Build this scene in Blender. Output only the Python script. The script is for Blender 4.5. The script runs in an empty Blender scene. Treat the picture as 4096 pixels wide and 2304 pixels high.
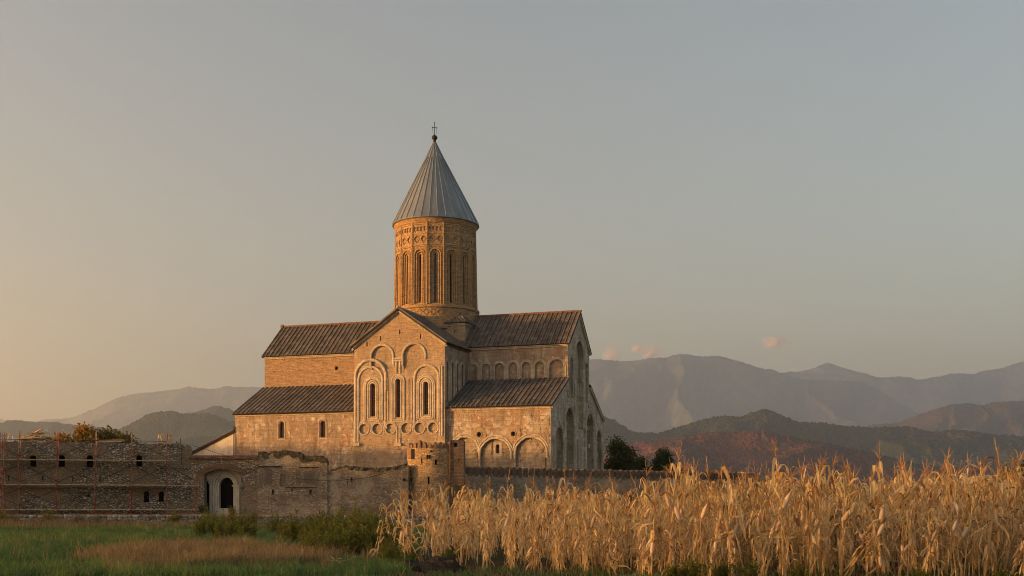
import bpy, math, random
import numpy as np
from mathutils import Vector, Matrix, noise as mnoise
from mathutils.geometry import tessellate_polygon
R = math.radians
random.seed(7)
rng = np.random.default_rng(11)
scene = bpy.context.scene
COL = scene.collection

# ------------------------------------------------------------------ camera, world, sun, exposure
SUN_EL = 3.0
SUN_DIR = Vector((-0.972 * math.cos(R(SUN_EL)), -0.233 * math.cos(R(SUN_EL)), math.sin(R(SUN_EL)))).normalized()
cam_d = bpy.data.cameras.new("camera")
cam = bpy.data.objects.new("camera", cam_d)
COL.objects.link(cam)
cam.location = (0, 0, 1.7)
cam.rotation_euler = (R(90), 0, 0)
cam_d.sensor_width = 36
cam_d.lens = 36 * 4667 / 4096
cam_d.shift_y = (2007 - 1152) / 4096
cam_d.clip_start = 0.1
cam_d.clip_end = 90000
scene.camera = cam

world = bpy.data.worlds.new("World")
scene.world = world
world.use_nodes = True
wn = world.node_tree
bg = wn.nodes['Background']
sky = wn.nodes.new('ShaderNodeTexSky')
sky.sky_type = 'NISHITA'
sky.sun_disc = False
sky.sun_elevation = R(SUN_EL)
sky.sun_rotation = R(256.5)
sky.altitude = 400
sky.air_density = 1.0
sky.dust_density = 3.0
sky.ozone_density = 1.5
hs = wn.nodes.new('ShaderNodeHueSaturation')
hs.inputs['Saturation'].default_value = 1.0
wn.links.new(sky.outputs[0], hs.inputs['Color'])
tn = wn.nodes.new('ShaderNodeMix'); tn.data_type = 'RGBA'; tn.blend_type = 'MULTIPLY'
tn.inputs[0].default_value = 1.0
tn.inputs[7].default_value = (1.10, 0.83, 0.675, 1)        # dusty evening air
wn.links.new(hs.outputs[0], tn.inputs[6])
wn.links.new(tn.outputs[2], bg.inputs['Color'])
bg.inputs['Strength'].default_value = 0.15

sun_d = bpy.data.lights.new("sun", 'SUN')
sun_d.energy = 3.05
sun_d.angle = R(0.5)
sun_d.color = (1.0, 0.48, 0.14)
sun = bpy.data.objects.new("sun", sun_d)
COL.objects.link(sun)
sun.rotation_euler = (-SUN_DIR).to_track_quat('-Z', 'Y').to_euler()

scene.view_settings.view_transform = 'Standard'
scene.view_settings.look = 'None'
scene.view_settings.exposure = 2.0
scene.view_settings.gamma = 1
scene.render.engine = 'CYCLES'
cy = scene.cycles
cy.use_denoising = True
cy.max_bounces = 6
cy.diffuse_bounces = 3
cy.transparent_max_bounces = 24
cy.volume_bounces = 2
cy.filter_width = 1.0
cy.denoising_prefilter = 'ACCURATE'
cy.use_adaptive_sampling = True
cy.adaptive_threshold = 0.01

# ------------------------------------------------------------------ node helpers
class Mat:
    def __init__(s, name, rough=0.85, spec=0.25):
        s.m = bpy.data.materials.new(name)
        s.m.use_nodes = True
        s.t = s.m.node_tree
        s.b = s.t.nodes['Principled BSDF']
        s.b.inputs['Roughness'].default_value = rough
        s.b.inputs['Specular IOR Level'].default_value = spec
        s.tc = None
    def n(s, typ, **kw):
        nd = s.t.nodes.new(typ)
        for k, v in kw.items():
            if hasattr(nd, k): setattr(nd, k, v)
        return nd
    def put(s, sock, v):
        if isinstance(v, bpy.types.NodeSocket): s.t.links.new(v, sock)
        elif isinstance(v, (tuple, list)) and len(v) == 3 and sock.type == 'RGBA': sock.default_value = (*v, 1)
        else: sock.default_value = v
    def obj(s, scale=None, rot=None):
        if not s.tc: s.tc = s.n('ShaderNodeTexCoord')
        o = s.tc.outputs['Object']
        if scale is None: return o
        mp = s.n('ShaderNodeMapping')
        s.put(mp.inputs['Vector'], o)
        mp.inputs['Scale'].default_value = scale
        return mp.outputs[0]
    def noise(s, scale, detail=5, rough=0.6, vec=None, dist=0.0):
        nd = s.n('ShaderNodeTexNoise')
        s.put(nd.inputs['Vector'], vec if vec is not None else s.obj())
        nd.inputs['Scale'].default_value = scale
        nd.inputs['Detail'].default_value = detail
        nd.inputs['Roughness'].default_value = rough
        nd.inputs['Distortion'].default_value = dist
        return nd.outputs['Fac']
    def voro(s, scale, vec=None, feature='F1', rnd=1.0):
        nd = s.n('ShaderNodeTexVoronoi', feature=feature)
        s.put(nd.inputs['Vector'], vec if vec is not None else s.obj())
        nd.inputs['Scale'].default_value = scale
        nd.inputs['Randomness'].default_value = rnd
        return nd
    def wallvec(s):
        sp = s.n('ShaderNodeSeparateXYZ'); s.put(sp.inputs[0], s.obj())
        ad = s.math('ADD', sp.outputs[0], sp.outputs[1])
        cb = s.n('ShaderNodeCombineXYZ')
        s.put(cb.inputs[0], ad); s.put(cb.inputs[1], sp.outputs[2])
        return cb.outputs[0]
    def brick(s, w, h, vec, c1=(0.3,)*3, c2=(0.7,)*3, mortar=(0.1,)*3, ms=0.012):
        nd = s.n('ShaderNodeTexBrick')
        s.put(nd.inputs['Vector'], vec)
        s.put(nd.inputs['Color1'], c1); s.put(nd.inputs['Color2'], c2); s.put(nd.inputs['Mortar'], mortar)
        nd.inputs['Scale'].default_value = 1
        nd.inputs['Mortar Size'].default_value = ms
        nd.inputs['Mortar Smooth'].default_value = 0.3
        nd.inputs['Brick Width'].default_value = w
        nd.inputs['Row Height'].default_value = h
        return nd
    def math(s, op, a, b=0.5):
        nd = s.n('ShaderNodeMath', operation=op)
        s.put(nd.inputs[0], a); s.put(nd.inputs[1], b)
        return nd.outputs[0]
    def ramp(s, fac, stops):
        nd = s.n('ShaderNodeValToRGB')
        s.put(nd.inputs[0], fac)
        e = nd.color_ramp.elements
        while len(e) < len(stops): e.new(0.5)
        for i, (p, c) in enumerate(stops):
            e[i].position = p
            e[i].color = (*c, 1) if isinstance(c, (tuple, list)) else (c, c, c, 1)
        return nd.outputs[0]
    def mix(s, fac, a, b, mode='MIX'):
        nd = s.n('ShaderNodeMix', data_type='RGBA', blend_type=mode)
        s.put(nd.inputs[0], fac); s.put(nd.inputs[6], a); s.put(nd.inputs[7], b)
        return nd.outputs[2]
    def color(s, c): s.put(s.b.inputs['Base Color'], c)
    def bump(s, h, strength=0.5, dist=0.1):
        nd = s.n('ShaderNodeBump')
        s.put(nd.inputs['Height'], h)
        nd.inputs['Strength'].default_value = strength
        nd.inputs['Distance'].default_value = dist
        s.put(s.b.inputs['Normal'], nd.outputs[0])
    def attr(s, name):
        nd = s.n('ShaderNodeAttribute'); nd.attribute_name = name
        return nd.outputs['Fac']
    def rnd(s):
        return s.n('ShaderNodeObjectInfo').outputs['Random']
    def leafy(s, col, trans=0.35, tcol=None):
        """thin leaf: diffuse plus light coming through"""
        d = s.n('ShaderNodeBsdfDiffuse'); t = s.n('ShaderNodeBsdfTranslucent'); mx = s.n('ShaderNodeMixShader')
        s.put(d.inputs[0], col); s.put(t.inputs[0], tcol if tcol is not None else col)
        mx.inputs[0].default_value = trans
        s.t.links.new(d.outputs[0], mx.inputs[1]); s.t.links.new(t.outputs[0], mx.inputs[2])
        s.t.links.new(mx.outputs[0], s.t.nodes['Material Output'].inputs['Surface'])

def masonry(name, dark, mid, light, blockw=0.9, blockh=0.45, block=0.35, brickc=None, brick_amt=0.0, stain=0.5, bump=0.6, patch=0.28, pale=None, course=0.25, flake=0.0):
    """old plastered / ashlar stone: patches, weather streaks, block joints, optional brick areas"""
    M = Mat(name, 0.9, 0.15)
    wv = M.wallvec()
    n1 = M.noise(patch, 9, 0.68, dist=0.6)
    n2 = M.noise(1.3, 8, 0.7)
    n3 = M.noise(5.0, 4, 0.65)
    base = M.ramp(n2, [(0.32, dark), (0.48, mid), (0.66, light)])
    big = M.ramp(n1, [(0.36, dark), (0.5, mid), (0.6, light)])
    base = M.mix(0.5, base, big)
    bk = M.brick(blockw, blockh, wv, (0.55,)*3, (1.05,)*3, (0.4,)*3, 0.025)
    bk.offset = 0.43; bk.squash = 0.8; bk.squash_frequency = 3
    base = M.mix(block, base, bk.outputs[0], 'MULTIPLY')
    if brickc:
        bb = M.brick(0.42, 0.16, wv, brickc, tuple(c * 0.6 for c in brickc), tuple(c * 1.25 for c in brickc), 0.03)
        nb = M.noise(0.35, 7, 0.7, dist=1.0)
        f = M.ramp(nb, [(0.5 - 0.25 * brick_amt, 0.0), (0.62 - 0.25 * brick_amt, 1.0)])
        base = M.mix(M.math('MULTIPLY', f, 0.75), base, bb.outputs[0])
    if pale:
        np_ = M.noise(0.9, 8, 0.62, dist=0.4)
        base = M.mix(M.ramp(np_, [(0.56, 0.0), (0.62, 0.8)]), base, pale)
    if flake:
        fl = M.noise(0.5, 9, 0.62, dist=1.1); f2 = M.noise(0.23, 7, 0.6, dist=0.8)
        base = M.mix(M.math('MULTIPLY', M.ramp(fl, [(0.5, 0.0), (0.54, 1.0)]), flake), base, tuple(c * .62 + .02 for c in mid))
        base = M.mix(M.math('MULTIPLY', M.ramp(f2, [(0.52, 0.0), (0.57, 1.0)]), flake * .7), base, tuple(c * 1.1 for c in dark))
    cs = M.noise(1.0, 5, 0.7, vec=M.obj((1.1, 1.1, 6.5)))
    base = M.mix(course, base, M.ramp(cs, [(0.32, 0.42), (0.5, 0.95), (0.7, 1.25)]), 'MULTIPLY')
    st = M.noise(0.9, 6, 0.7, vec=M.obj((1.6, 1.6, 0.22)))
    base = M.mix(M.math('MULTIPLY', M.ramp(st, [(0.5, 0.0), (0.72, 1.0)]), stain), base, tuple(c * 0.38 for c in dark))
    base = M.mix(M.math('MULTIPLY', M.ramp(n3, [(0.55, 0.0), (0.75, 1.0)]), 0.45), base, tuple(c * 0.5 for c in dark))
    M.color(base)
    hh = M.math('ADD', M.math('MULTIPLY', n2, 1.0), M.math('MULTIPLY', n3, 0.5))
    hh = M.math('ADD', hh, M.math('MULTIPLY', bk.outputs['Fac'], -0.15))
    M.bump(hh, min(1.0, bump * 1.15), 0.32)
    return M.m

def rubble(name, stones, mortar, scale=2.6, zs=1.5, bump=0.9, mortar_w=0.08, brick=None, plaster=None):
    """field stones set in mortar"""
    M = Mat(name, 0.92, 0.15)
    w = M.noise(1.5, 3, 0.5)
    off = M.n('ShaderNodeVectorMath', operation='ADD')
    M.put(off.inputs[0], M.obj((1, 1, zs)))
    sc = M.n('ShaderNodeVectorMath', operation='SCALE')
    nz = M.n('ShaderNodeTexNoise'); M.put(nz.inputs['Vector'], M.obj()); nz.inputs['Scale'].default_value = 2.2
    M.put(sc.inputs[0], nz.outputs['Color']); sc.inputs['Scale'].default_value = 0.35
    M.put(off.inputs[1], sc.outputs[0])
    v = M.voro(scale, off.outputs[0]); e = M.voro(scale, off.outputs[0], 'DISTANCE_TO_EDGE')
    sp = M.n('ShaderNodeSeparateColor'); M.put(sp.inputs[0], v.outputs['Color'])
    k = len(stones)
    col = M.ramp(sp.outputs[0], [((i + 0.5) / k, c) for i, c in enumerate(stones)])
    fine = M.noise(9, 4, 0.6)
    col = M.mix(0.35, col, M.ramp(fine, [(0.3, 0.55), (0.7, 1.1)]), 'MULTIPLY')
    edge = M.ramp(e.outputs['Distance'], [(mortar_w * 0.4, 0.0), (mortar_w * 1.6, 1.0)])
    mo = M.noise(0.5, 6, 0.7)
    mcol = M.ramp(mo, [(0.35, tuple(c * 0.45 for c in mortar)), (0.65, mortar)])
    col = M.mix(edge, mcol, col)
    if brick:
        wv = M.wallvec()
        bb = M.brick(0.24, 0.09, wv, brick, tuple(c * 0.5 for c in brick), tuple(c * 0.55 for c in mortar), 0.025)
        nb = M.noise(0.7, 6, 0.65, vec=M.obj((0.6, 0.6, 1.9)), dist=0.6)
        col = M.mix(M.ramp(nb, [(0.54, 0.0), (0.62, 0.8)]), col, bb.outputs[0])
        pl = M.noise(0.5, 6, 0.62, dist=0.3)
        col = M.mix(M.ramp(pl, [(0.55, 0.0), (0.59, 0.7)]), col, tuple(c * 1.15 for c in mortar))
    if plaster:
        pn = M.noise(0.33, 7, 0.66, dist=0.5); p2 = M.noise(2.4, 6, 0.7)
        col = M.mix(M.ramp(pn, [(0.47, 0.0), (0.55, 0.85)]), col, M.mix(p2, tuple(c * 0.6 for c in plaster), plaster))
    big = M.noise(0.25, 5, 0.65)
    col = M.mix(0.6, col, M.ramp(big, [(0.3, 0.72), (0.7, 1.15)]), 'MULTIPLY')
    M.color(col)
    M.bump(M.math('ADD', M.math('MULTIPLY', edge, 0.8), M.math('MULTIPLY', fine, 0.4)), bump, 0.12)
    return M.m

def plain(name, col, rough=0.8, metal=0.0, var=0.3, scale=3.0, spec=0.25):
    M = Mat(name, rough, spec)
    n = M.noise(scale, 5, 0.65)
    M.color(M.ramp(n, [(0.3, tuple(c * (1 - var) for c in col)), (0.7, tuple(min(1, c * (1 + var)) for c in col))]))
    M.b.inputs['Metallic'].default_value = metal
    return M.m

# ------------------------------------------------------------------ materials
m_wall = masonry('weathered_plaster_stone', (0.27, 0.21, 0.15), (0.60, 0.49, 0.36), (0.82, 0.71, 0.56), 1.1, 0.55, 0.35, brickc=(0.42, 0.27, 0.17), brick_amt=0.25, stain=0.65, bump=0.8, pale=(0.80, 0.72, 0.59), course=0.15, flake=0.6)
m_gable = masonry('pale_plaster_brick', (0.31, 0.235, 0.16), (0.50, 0.395, 0.28), (0.63, 0.52, 0.38), 0.6, 0.3, 0.3, brickc=(0.46, 0.33, 0.21), brick_amt=0.3, stain=0.35, bump=0.5, course=0.35, flake=0.35)
m_brick = masonry('ochre_brick', (0.33, 0.245, 0.16), (0.45, 0.345, 0.23), (0.54, 0.43, 0.30), 0.45, 0.2, 0.4, brickc=(0.44, 0.30, 0.185), brick_amt=0.9, stain=0.2, bump=0.6, course=0.7)
m_drum = masonry('drum_brick', (0.38, 0.27, 0.15), (0.52, 0.375, 0.21), (0.60, 0.455, 0.27), 0.7, 0.24, 0.4, brickc=(0.48, 0.32, 0.17), brick_amt=0.6, stain=0.25, bump=0.6, course=0.75)
m_east = masonry('grey_weathered_ashlar', (0.42, 0.355, 0.27), (0.72, 0.625, 0.49), (0.84, 0.75, 0.60), 0.9, 0.6, 0.6, stain=0.75, bump=0.8, pale=(0.72, 0.66, 0.55), flake=0.6)
m_trim = masonry('carved_stone_trim', (0.36, 0.30, 0.225), (0.58, 0.50, 0.385), (0.74, 0.65, 0.51), 0.7, 0.6, 0.25, stain=0.4, bump=0.5)
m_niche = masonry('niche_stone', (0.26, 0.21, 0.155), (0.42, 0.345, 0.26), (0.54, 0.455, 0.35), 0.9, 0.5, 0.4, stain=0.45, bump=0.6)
m_lime = masonry('white_lime_plaster', (0.44, 0.40, 0.33), (0.66, 0.61, 0.52), (0.78, 0.73, 0.63), 2, 1.5, 0.0, stain=0.5, bump=0.35)
m_palestone = masonry('pale_cut_stone', (0.34, 0.30, 0.235), (0.50, 0.44, 0.35), (0.60, 0.54, 0.44), 0.6, 0.5, 0.2, stain=0.3)
m_rubble = rubble('field_stone_masonry', [(0.27, 0.25, 0.21), (0.47, 0.43, 0.35), (0.36, 0.335, 0.29), (0.57, 0.52, 0.43), (0.43, 0.345, 0.25), (0.50, 0.475, 0.42), (0.68, 0.63, 0.53)], (0.235, 0.19, 0.13), 3.6, 1.7, mortar_w=0.11, plaster=(0.40, 0.32, 0.22))
m_ruin = rubble('brick_and_rubble_masonry', [(0.32, 0.27, 0.20), (0.50, 0.43, 0.325), (0.41, 0.345, 0.26), (0.58, 0.50, 0.385), (0.44, 0.31, 0.215)], (0.46, 0.39, 0.29), 3.4, 1.8, brick=(0.36, 0.22, 0.15))
m_tower = rubble('tower_masonry', [(0.38, 0.27, 0.15), (0.68, 0.48, 0.27), (0.52, 0.37, 0.20), (0.76, 0.57, 0.35), (0.45, 0.33, 0.21)], (0.66, 0.47, 0.265), 3.6, 1.7)
m_pier = masonry('thin_red_brick', (0.13, 0.10, 0.075), (0.22, 0.165, 0.12), (0.30, 0.23, 0.17), 0.35, 0.12, 0.6, stain=0.4, bump=0.5)
m_rbrick = masonry('rough_red_brick', (0.24, 0.15, 0.10), (0.37, 0.24, 0.155), (0.46, 0.32, 0.215), 0.3, 0.1, 0.5, stain=0.3)
m_moss = plain('mossy_dark_rubble', (0.10, 0.09, 0.062), 0.95, var=0.6, scale=3, spec=0.05)
m_stone = plain('grey_river_stone', (0.20, 0.195, 0.18), 0.85, var=0.55, scale=2.2)
m_zinc = None
M = Mat('zinc_sheet', 0.42, 0.5)
zn = M.noise(0.5, 6, 0.65, vec=M.obj((1, 1, 0.25)))
M.color(M.ramp(zn, [(0.3, (0.20, 0.225, 0.23)), (0.7, (0.31, 0.335, 0.335))]))
M.b.inputs['Metallic'].default_value = 0.55
M.bump(zn, 0.15, 0.1)
m_zinc = M.m
M = Mat('dark_stone_roof_tile', 0.8, 0.25)
vn = M.noise(0.8, 7, 0.7); vr = M.voro(1.3, M.obj((1, 1, 1)))
sp = M.n('ShaderNodeSeparateColor'); M.put(sp.inputs[0], vr.outputs['Color'])
c = M.ramp(sp.outputs[0], [(0.1, (0.068, 0.060, 0.051)), (0.5, (0.112, 0.098, 0.083)), (0.9, (0.165, 0.144, 0.12))])
c = M.mix(0.5, c, M.ramp(vn, [(0.3, (0.055, 0.050, 0.044)), (0.5, (0.12, 0.105, 0.088)), (0.72, (0.18, 0.15, 0.12))]))
M.color(c); M.bump(vn, 0.4, 0.08)
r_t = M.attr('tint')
c = M.mix(1.0, c, M.ramp(r_t, [(0.0, 0.22), (0.5, 1.0), (1.0, 1.7)]), 'MULTIPLY')  # lowest tint is painted rib shade on the bare slab
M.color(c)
m_roof = M.m
m_pane = plain('dark_window_glass', (0.012, 0.011, 0.012), 0.25, var=0.3, spec=0.5)
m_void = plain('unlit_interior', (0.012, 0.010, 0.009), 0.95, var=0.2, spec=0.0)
m_bars = plain('rust_red_window_bars', (0.20, 0.085, 0.045), 0.7, var=0.4)
m_iron = plain('dark_iron', (0.03, 0.028, 0.027), 0.6, metal=0.5)
m_tile = plain('red_clay_tile', (0.20, 0.11, 0.075), 0.85, var=0.7, scale=2.5)
m_wood = plain('raw_sawn_timber', (0.62, 0.44, 0.24), 0.8, var=0.35, scale=4)
m_plank = plain('grey_brown_plank', (0.50, 0.37, 0.21), 0.85, var=0.35)
m_blue = plain('dark_blue_brace_tube', (0.022, 0.03, 0.045), 0.5, var=0.3)
M = Mat('worn_red_paint', 0.55, 0.4)
nz = M.noise(0.9, 4, 0.6)
M.color(M.ramp(nz, [(0.46, (0.30, 0.04, 0.025)), (0.58, (0.36, 0.25, 0.19))]))
m_red = M.m
m_white = plain('white_plastic', (0.75, 0.75, 0.76), 0.5, var=0.05)
m_bark = plain('tree_bark', (0.09, 0.065, 0.045), 0.95, var=0.5, scale=6)
m_weedstem = plain('weed_stem', (0.09, 0.09, 0.04), 0.9)
m_earth = plain('dark_turned_earth', (0.055, 0.045, 0.036), 1.0, var=0.55, scale=12, spec=0.05)

def leaf_mat(name, cols, trans=0.35, obj_var=0.25, patch=None):
    M = Mat(name)
    a = M.attr('tint')
    k = len(cols)
    c = M.ramp(a, [(i / (k - 1), q) for i, q in enumerate(cols)])
    if patch:
        pn = M.noise(patch[0], 4, 0.6)
        c = M.mix(M.ramp(pn, [(0.45, 0.0), (0.6, 1.0)]), c, patch[1])
    if obj_var:
        c = M.mix(obj_var, c, M.ramp(M.rnd(), [(0, 0.45), (0.4, 0.95), (1, 1.1)]), 'MULTIPLY')
    M.leafy(c, trans)
    return M.m
m_cornleaf = leaf_mat('dry_corn_leaf', [(0.28, 0.14, 0.055), (0.62, 0.40, 0.17), (0.76, 0.57, 0.29), (0.79, 0.61, 0.32), (0.83, 0.69, 0.43)], 0.4, 0.6)
m_cornstalk = leaf_mat('dry_corn_stalk', [(0.48, 0.29, 0.11), (0.68, 0.48, 0.22), (0.76, 0.60, 0.33)], 0.0, 0.3)
m_tassel = leaf_mat('dry_tassel', [(0.42, 0.24, 0.11), (0.60, 0.40, 0.22)], 0.2, 0.3)
m_husk = leaf_mat('dry_husk', [(0.50, 0.28, 0.14), (0.70, 0.50, 0.31), (0.78, 0.62, 0.45)], 0.1, 0.2)
m_greenblade = leaf_mat('lush_green_blades', [(0.06, 0.13, 0.045), (0.115, 0.21, 0.07), (0.185, 0.275, 0.09), (0.34, 0.34, 0.13)], 0.45, 0, (0.2, (0.08, 0.165, 0.07)))
m_dryblade = leaf_mat('dry_grass_blades', [(0.15, 0.105, 0.055), (0.31, 0.225, 0.115), (0.45, 0.34, 0.19)], 0.25, 0)
m_rustblade = leaf_mat('rusty_dry_grass', [(0.34, 0.14, 0.05), (0.54, 0.26, 0.105), (0.60, 0.36, 0.18)], 0.25, 0)
m_weed = leaf_mat('weed_leaves', [(0.065, 0.085, 0.022), (0.13, 0.155, 0.038), (0.26, 0.255, 0.06)], 0.5, 0.3)
m_yweed = leaf_mat('yellowing_weed_leaves', [(0.13, 0.11, 0.028), (0.25, 0.205, 0.045), (0.40, 0.31, 0.075)], 0.35, 0.2)
m_brownweed = leaf_mat('withered_weed_leaves', [(0.12, 0.09, 0.045), (0.23, 0.17, 0.085), (0.33, 0.25, 0.125)], 0.3, 0.2)
m_blackweed = leaf_mat('blackened_weed', [(0.016, 0.013, 0.011), (0.03, 0.024, 0.02)], 0.1, 0)
m_autumn = leaf_mat('orange_autumn_leaves', [(0.20, 0.115, 0.025), (0.36, 0.21, 0.045), (0.44, 0.30, 0.08)], 0.35, 0)
m_olive = leaf_mat('olive_turning_leaves', [(0.09, 0.085, 0.022), (0.18, 0.145, 0.035), (0.30, 0.21, 0.05)], 0.35, 0)
m_darkleaf = leaf_mat('dark_green_leaves', [(0.045, 0.06, 0.02), (0.085, 0.10, 0.032), (0.17, 0.15, 0.045)], 0.3, 0)

# ------------------------------------------------------------------ mesh helpers
class MB:
    def __init__(s): s.v = []; s.f = []; s.t = []
    def add(s, vs, fs, tint=0.5):
        o = len(s.v)
        s.v += [tuple(v) for v in vs]
        s.f += [tuple(i + o for i in f) for f in fs]
        s.t += [tint] * len(vs)
    def box(s, x0, x1, y0, y1, z0, z1, tint=0.5):
        s.add([(x0, y0, z0), (x1, y0, z0), (x1, y1, z0), (x0, y1, z0), (x0, y0, z1), (x1, y0, z1), (x1, y1, z1), (x0, y1, z1)],
              [(3, 2, 1, 0), (4, 5, 6, 7), (0, 1, 5, 4), (1, 2, 6, 5), (2, 3, 7, 6), (3, 0, 4, 7)], tint)
    def beam(s, p, q, w, h, up=(0, 0, 1), tint=0.5):
        p = Vector(p); q = Vector(q); d = (q - p).normalized(); up = Vector(up)
        sd = d.cross(up)
        if sd.length < 1e-4: sd = d.cross(Vector((1, 0, 0)))
        sd.normalize(); u = sd.cross(d)
        vs = [c + sd * a * w / 2 + u * b * h / 2 for c in (p, q) for a, b in ((-1, -1), (1, -1), (1, 1), (-1, 1))]
        s.add(vs, [(3, 2, 1, 0), (4, 5, 6, 7), (0, 1, 5, 4), (1, 2, 6, 5), (2, 3, 7, 6), (3, 0, 4, 7)], tint)
    def tube(s, pts, r, n=6, tint=0.5):
        pts = [Vector(p) for p in pts]
        k = len(pts)
        rs = r if isinstance(r, (list, tuple)) else [r] * k
        vs = []; ref = None
        for i, p in enumerate(pts):
            d = (pts[min(i + 1, k - 1)] - pts[max(i - 1, 0)])
            d = d.normalized() if d.length > 1e-9 else Vector((0, 0, 1))
            if ref is None or abs(ref.dot(d)) > 0.95:
                ref = Vector((1, 0, 0)) if abs(d.x) < 0.8 else Vector((0, 1, 0))
            a = (ref - d * ref.dot(d)).normalized(); b = d.cross(a); ref = a
            vs += [p + (a * math.cos(2 * math.pi * j / n) + b * math.sin(2 * math.pi * j / n)) * rs[i] for j in range(n)]
        fs = [(i * n + j, i * n + (j + 1) % n, (i + 1) * n + (j + 1) % n, (i + 1) * n + j) for i in range(k - 1) for j in range(n)]
        fs += [tuple(range(n - 1, -1, -1)), tuple((k - 1) * n + j for j in range(n))]
        s.add(vs, fs, tint)
    def lathe(s, prof, n=24, cx=0, cy=0, lean=(0, 0), z0=0, tint=0.5):
        vs = [(cx + lean[0] * (z - z0) + r * math.cos(2 * math.pi * j / n), cy + lean[1] * (z - z0) + r * math.sin(2 * math.pi * j / n), z) for r, z in prof for j in range(n)]
        k = len(prof)
        fs = [(i * n + j, i * n + (j + 1) % n, (i + 1) * n + (j + 1) % n, (i + 1) * n + j) for i in range(k - 1) for j in range(n)]
        fs += [tuple(range(n - 1, -1, -1)), tuple((k - 1) * n + j for j in range(n))]
        s.add(vs, fs, tint)
    def panel(s, outline, to3, holes=(), thick=None):
        """wall face with openings; holes = [(polygon, depth, closed_back)]"""
        loops = [list(outline)] + [list(h[0]) for h in holes]
        flat = [p for l in loops for p in l]
        tris = tessellate_polygon([[Vector((a, b, 0)) for a, b in l] for l in loops])
        s.add([to3(a, b, 0) for a, b in flat], [t for t in tris])
        for poly, depth, back in holes:
            n = len(poly)
            s.add([to3(a, b, 0) for a, b in poly] + [to3(a, b, depth) for a, b in poly],
                  [(i, (i + 1) % n, n + (i + 1) % n, n + i) for i in range(n)] + ([tuple(range(n, 2 * n))] if back else []))
        if thick:
            n = len(outline)
            s.add([to3(a, b, 0) for a, b in outline] + [to3(a, b, thick) for a, b in outline],
                  [(i, (i + 1) % n, n + (i + 1) % n, n + i) for i in range(n)])
            s.add([to3(a, b, thick) for a, b in flat], [t[::-1] for t in tris])
    def mould(s, pts, r, to3, p=None, closed=False):
        """half-round moulding standing proud of a wall along a path"""
        p = p if p is not None else r * 0.9
        sec = [(-1, 0.04), (-1, -0.45 * p), (-0.55, -0.9 * p), (0, -p), (0.55, -0.9 * p), (1, -0.45 * p), (1, 0.04)]
        k = len(pts); m = len(sec); vs = []
        for i in range(k):
            a = pts[(i - 1) % k] if closed else pts[max(i - 1, 0)]
            b = pts[(i + 1) % k] if closed else pts[min(i + 1, k - 1)]
            dx, dz = b[0] - a[0], b[1] - a[1]; l = math.hypot(dx, dz) or 1
            nx, nz = -dz / l, dx / l
            vs += [to3(pts[i][0] + nx * o * r, pts[i][1] + nz * o * r, d) for o, d in sec]
        fs = [(i * m + j, i * m + j + 1, ((i + 1) % k) * m + j + 1, ((i + 1) % k) * m + j) for i in range(k if closed else k - 1) for j in range(m - 1)]
        if not closed: fs += [tuple(range(m)), tuple((k - 1) * m + j for j in range(m - 1, -1, -1))]
        s.add(vs, fs)
    def build(s, name, mat=None, parent=None, smooth=False):
        me = bpy.data.meshes.new(name)
        me.from_pydata(s.v, [], s.f)
        if mat: me.materials.append(mat)
        at = me.attributes.new('tint', 'FLOAT', 'POINT'); at.data.foreach_set('value', s.t)
        if smooth: me.polygons.foreach_set('use_smooth', [True] * len(me.polygons))
        me.update()
        return link(name, me, parent)

def link(name, me, parent=None):
    o = bpy.data.objects.new(name, me); COL.objects.link(o)
    if parent: o.parent = parent
    return o
def raw_mesh(name, V, F, mat, tint=None, smooth=False):
    """large mesh from numpy arrays (all faces with the same corner count)"""
    me = bpy.data.meshes.new(name)
    k = F.shape[1]
    me.vertices.add(len(V)); me.vertices.foreach_set('co', np.ascontiguousarray(V, dtype=np.float32).ravel())
    me.loops.add(F.size); me.loops.foreach_set('vertex_index', np.ascontiguousarray(F, dtype=np.int32).ravel())
    me.polygons.add(len(F)); me.polygons.foreach_set('loop_start', np.arange(0, F.size, k, dtype=np.int32))
    if mat: me.materials.append(mat)
    if tint is not None:
        at = me.attributes.new('tint', 'FLOAT', 'POINT'); at.data.foreach_set('value', np.ascontiguousarray(tint, dtype=np.float32))
    if smooth: me.polygons.foreach_set('use_smooth', np.ones(len(F), dtype=bool))
    me.update(calc_edges=True); me.validate()
    return me
def tag(o, label, cat, group=None):
    o['label'] = label; o['category'] = cat
    if group: o['group'] = group
    return o
def thing(name, label, cat, loc=(0, 0, 0), rz=0, group=None):
    o = bpy.data.objects.new(name, None); COL.objects.link(o)
    o.location = loc; o.rotation_euler = (0, 0, rz); o.empty_display_size = 0.3
    return tag(o, label, cat, group)
def kind(o, k): o['kind'] = k; return o
def copy_tree(o, parent=None):
    c = o.copy(); COL.objects.link(c); c.parent = parent
    for ch in [x for x in o.children]: copy_tree(ch, c)
    return c

def arch(cx, hw, zb, zs, n=12, zb2=None, rise=1.0):
    """path: left foot, up, round the head, down to right foot"""
    pts = [(cx - hw, zb)] + [(cx - hw * math.cos(math.pi * i / n), zs + hw * rise * math.sin(math.pi * i / n)) for i in range(n + 1)] + [(cx + hw, zb if zb2 is None else zb2)]
    return pts
def circle(cx, cz, r, n=20): return [(cx + r * math.cos(2 * math.pi * i / n), cz + r * math.sin(2 * math.pi * i / n)) for i in range(n)]
def rect(x0, x1, z0, z1): return [(x0, z0), (x0, z1), (x1, z1), (x1, z0)]
def FY(y0): return lambda a, b, d: (a, y0 + d, b)
def FXP(x0): return lambda a, b, d: (x0 - d, a, b)     # wall facing +x
def FXN(x0): return lambda a, b, d: (x0 + d, a, b)     # wall facing -x

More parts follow.
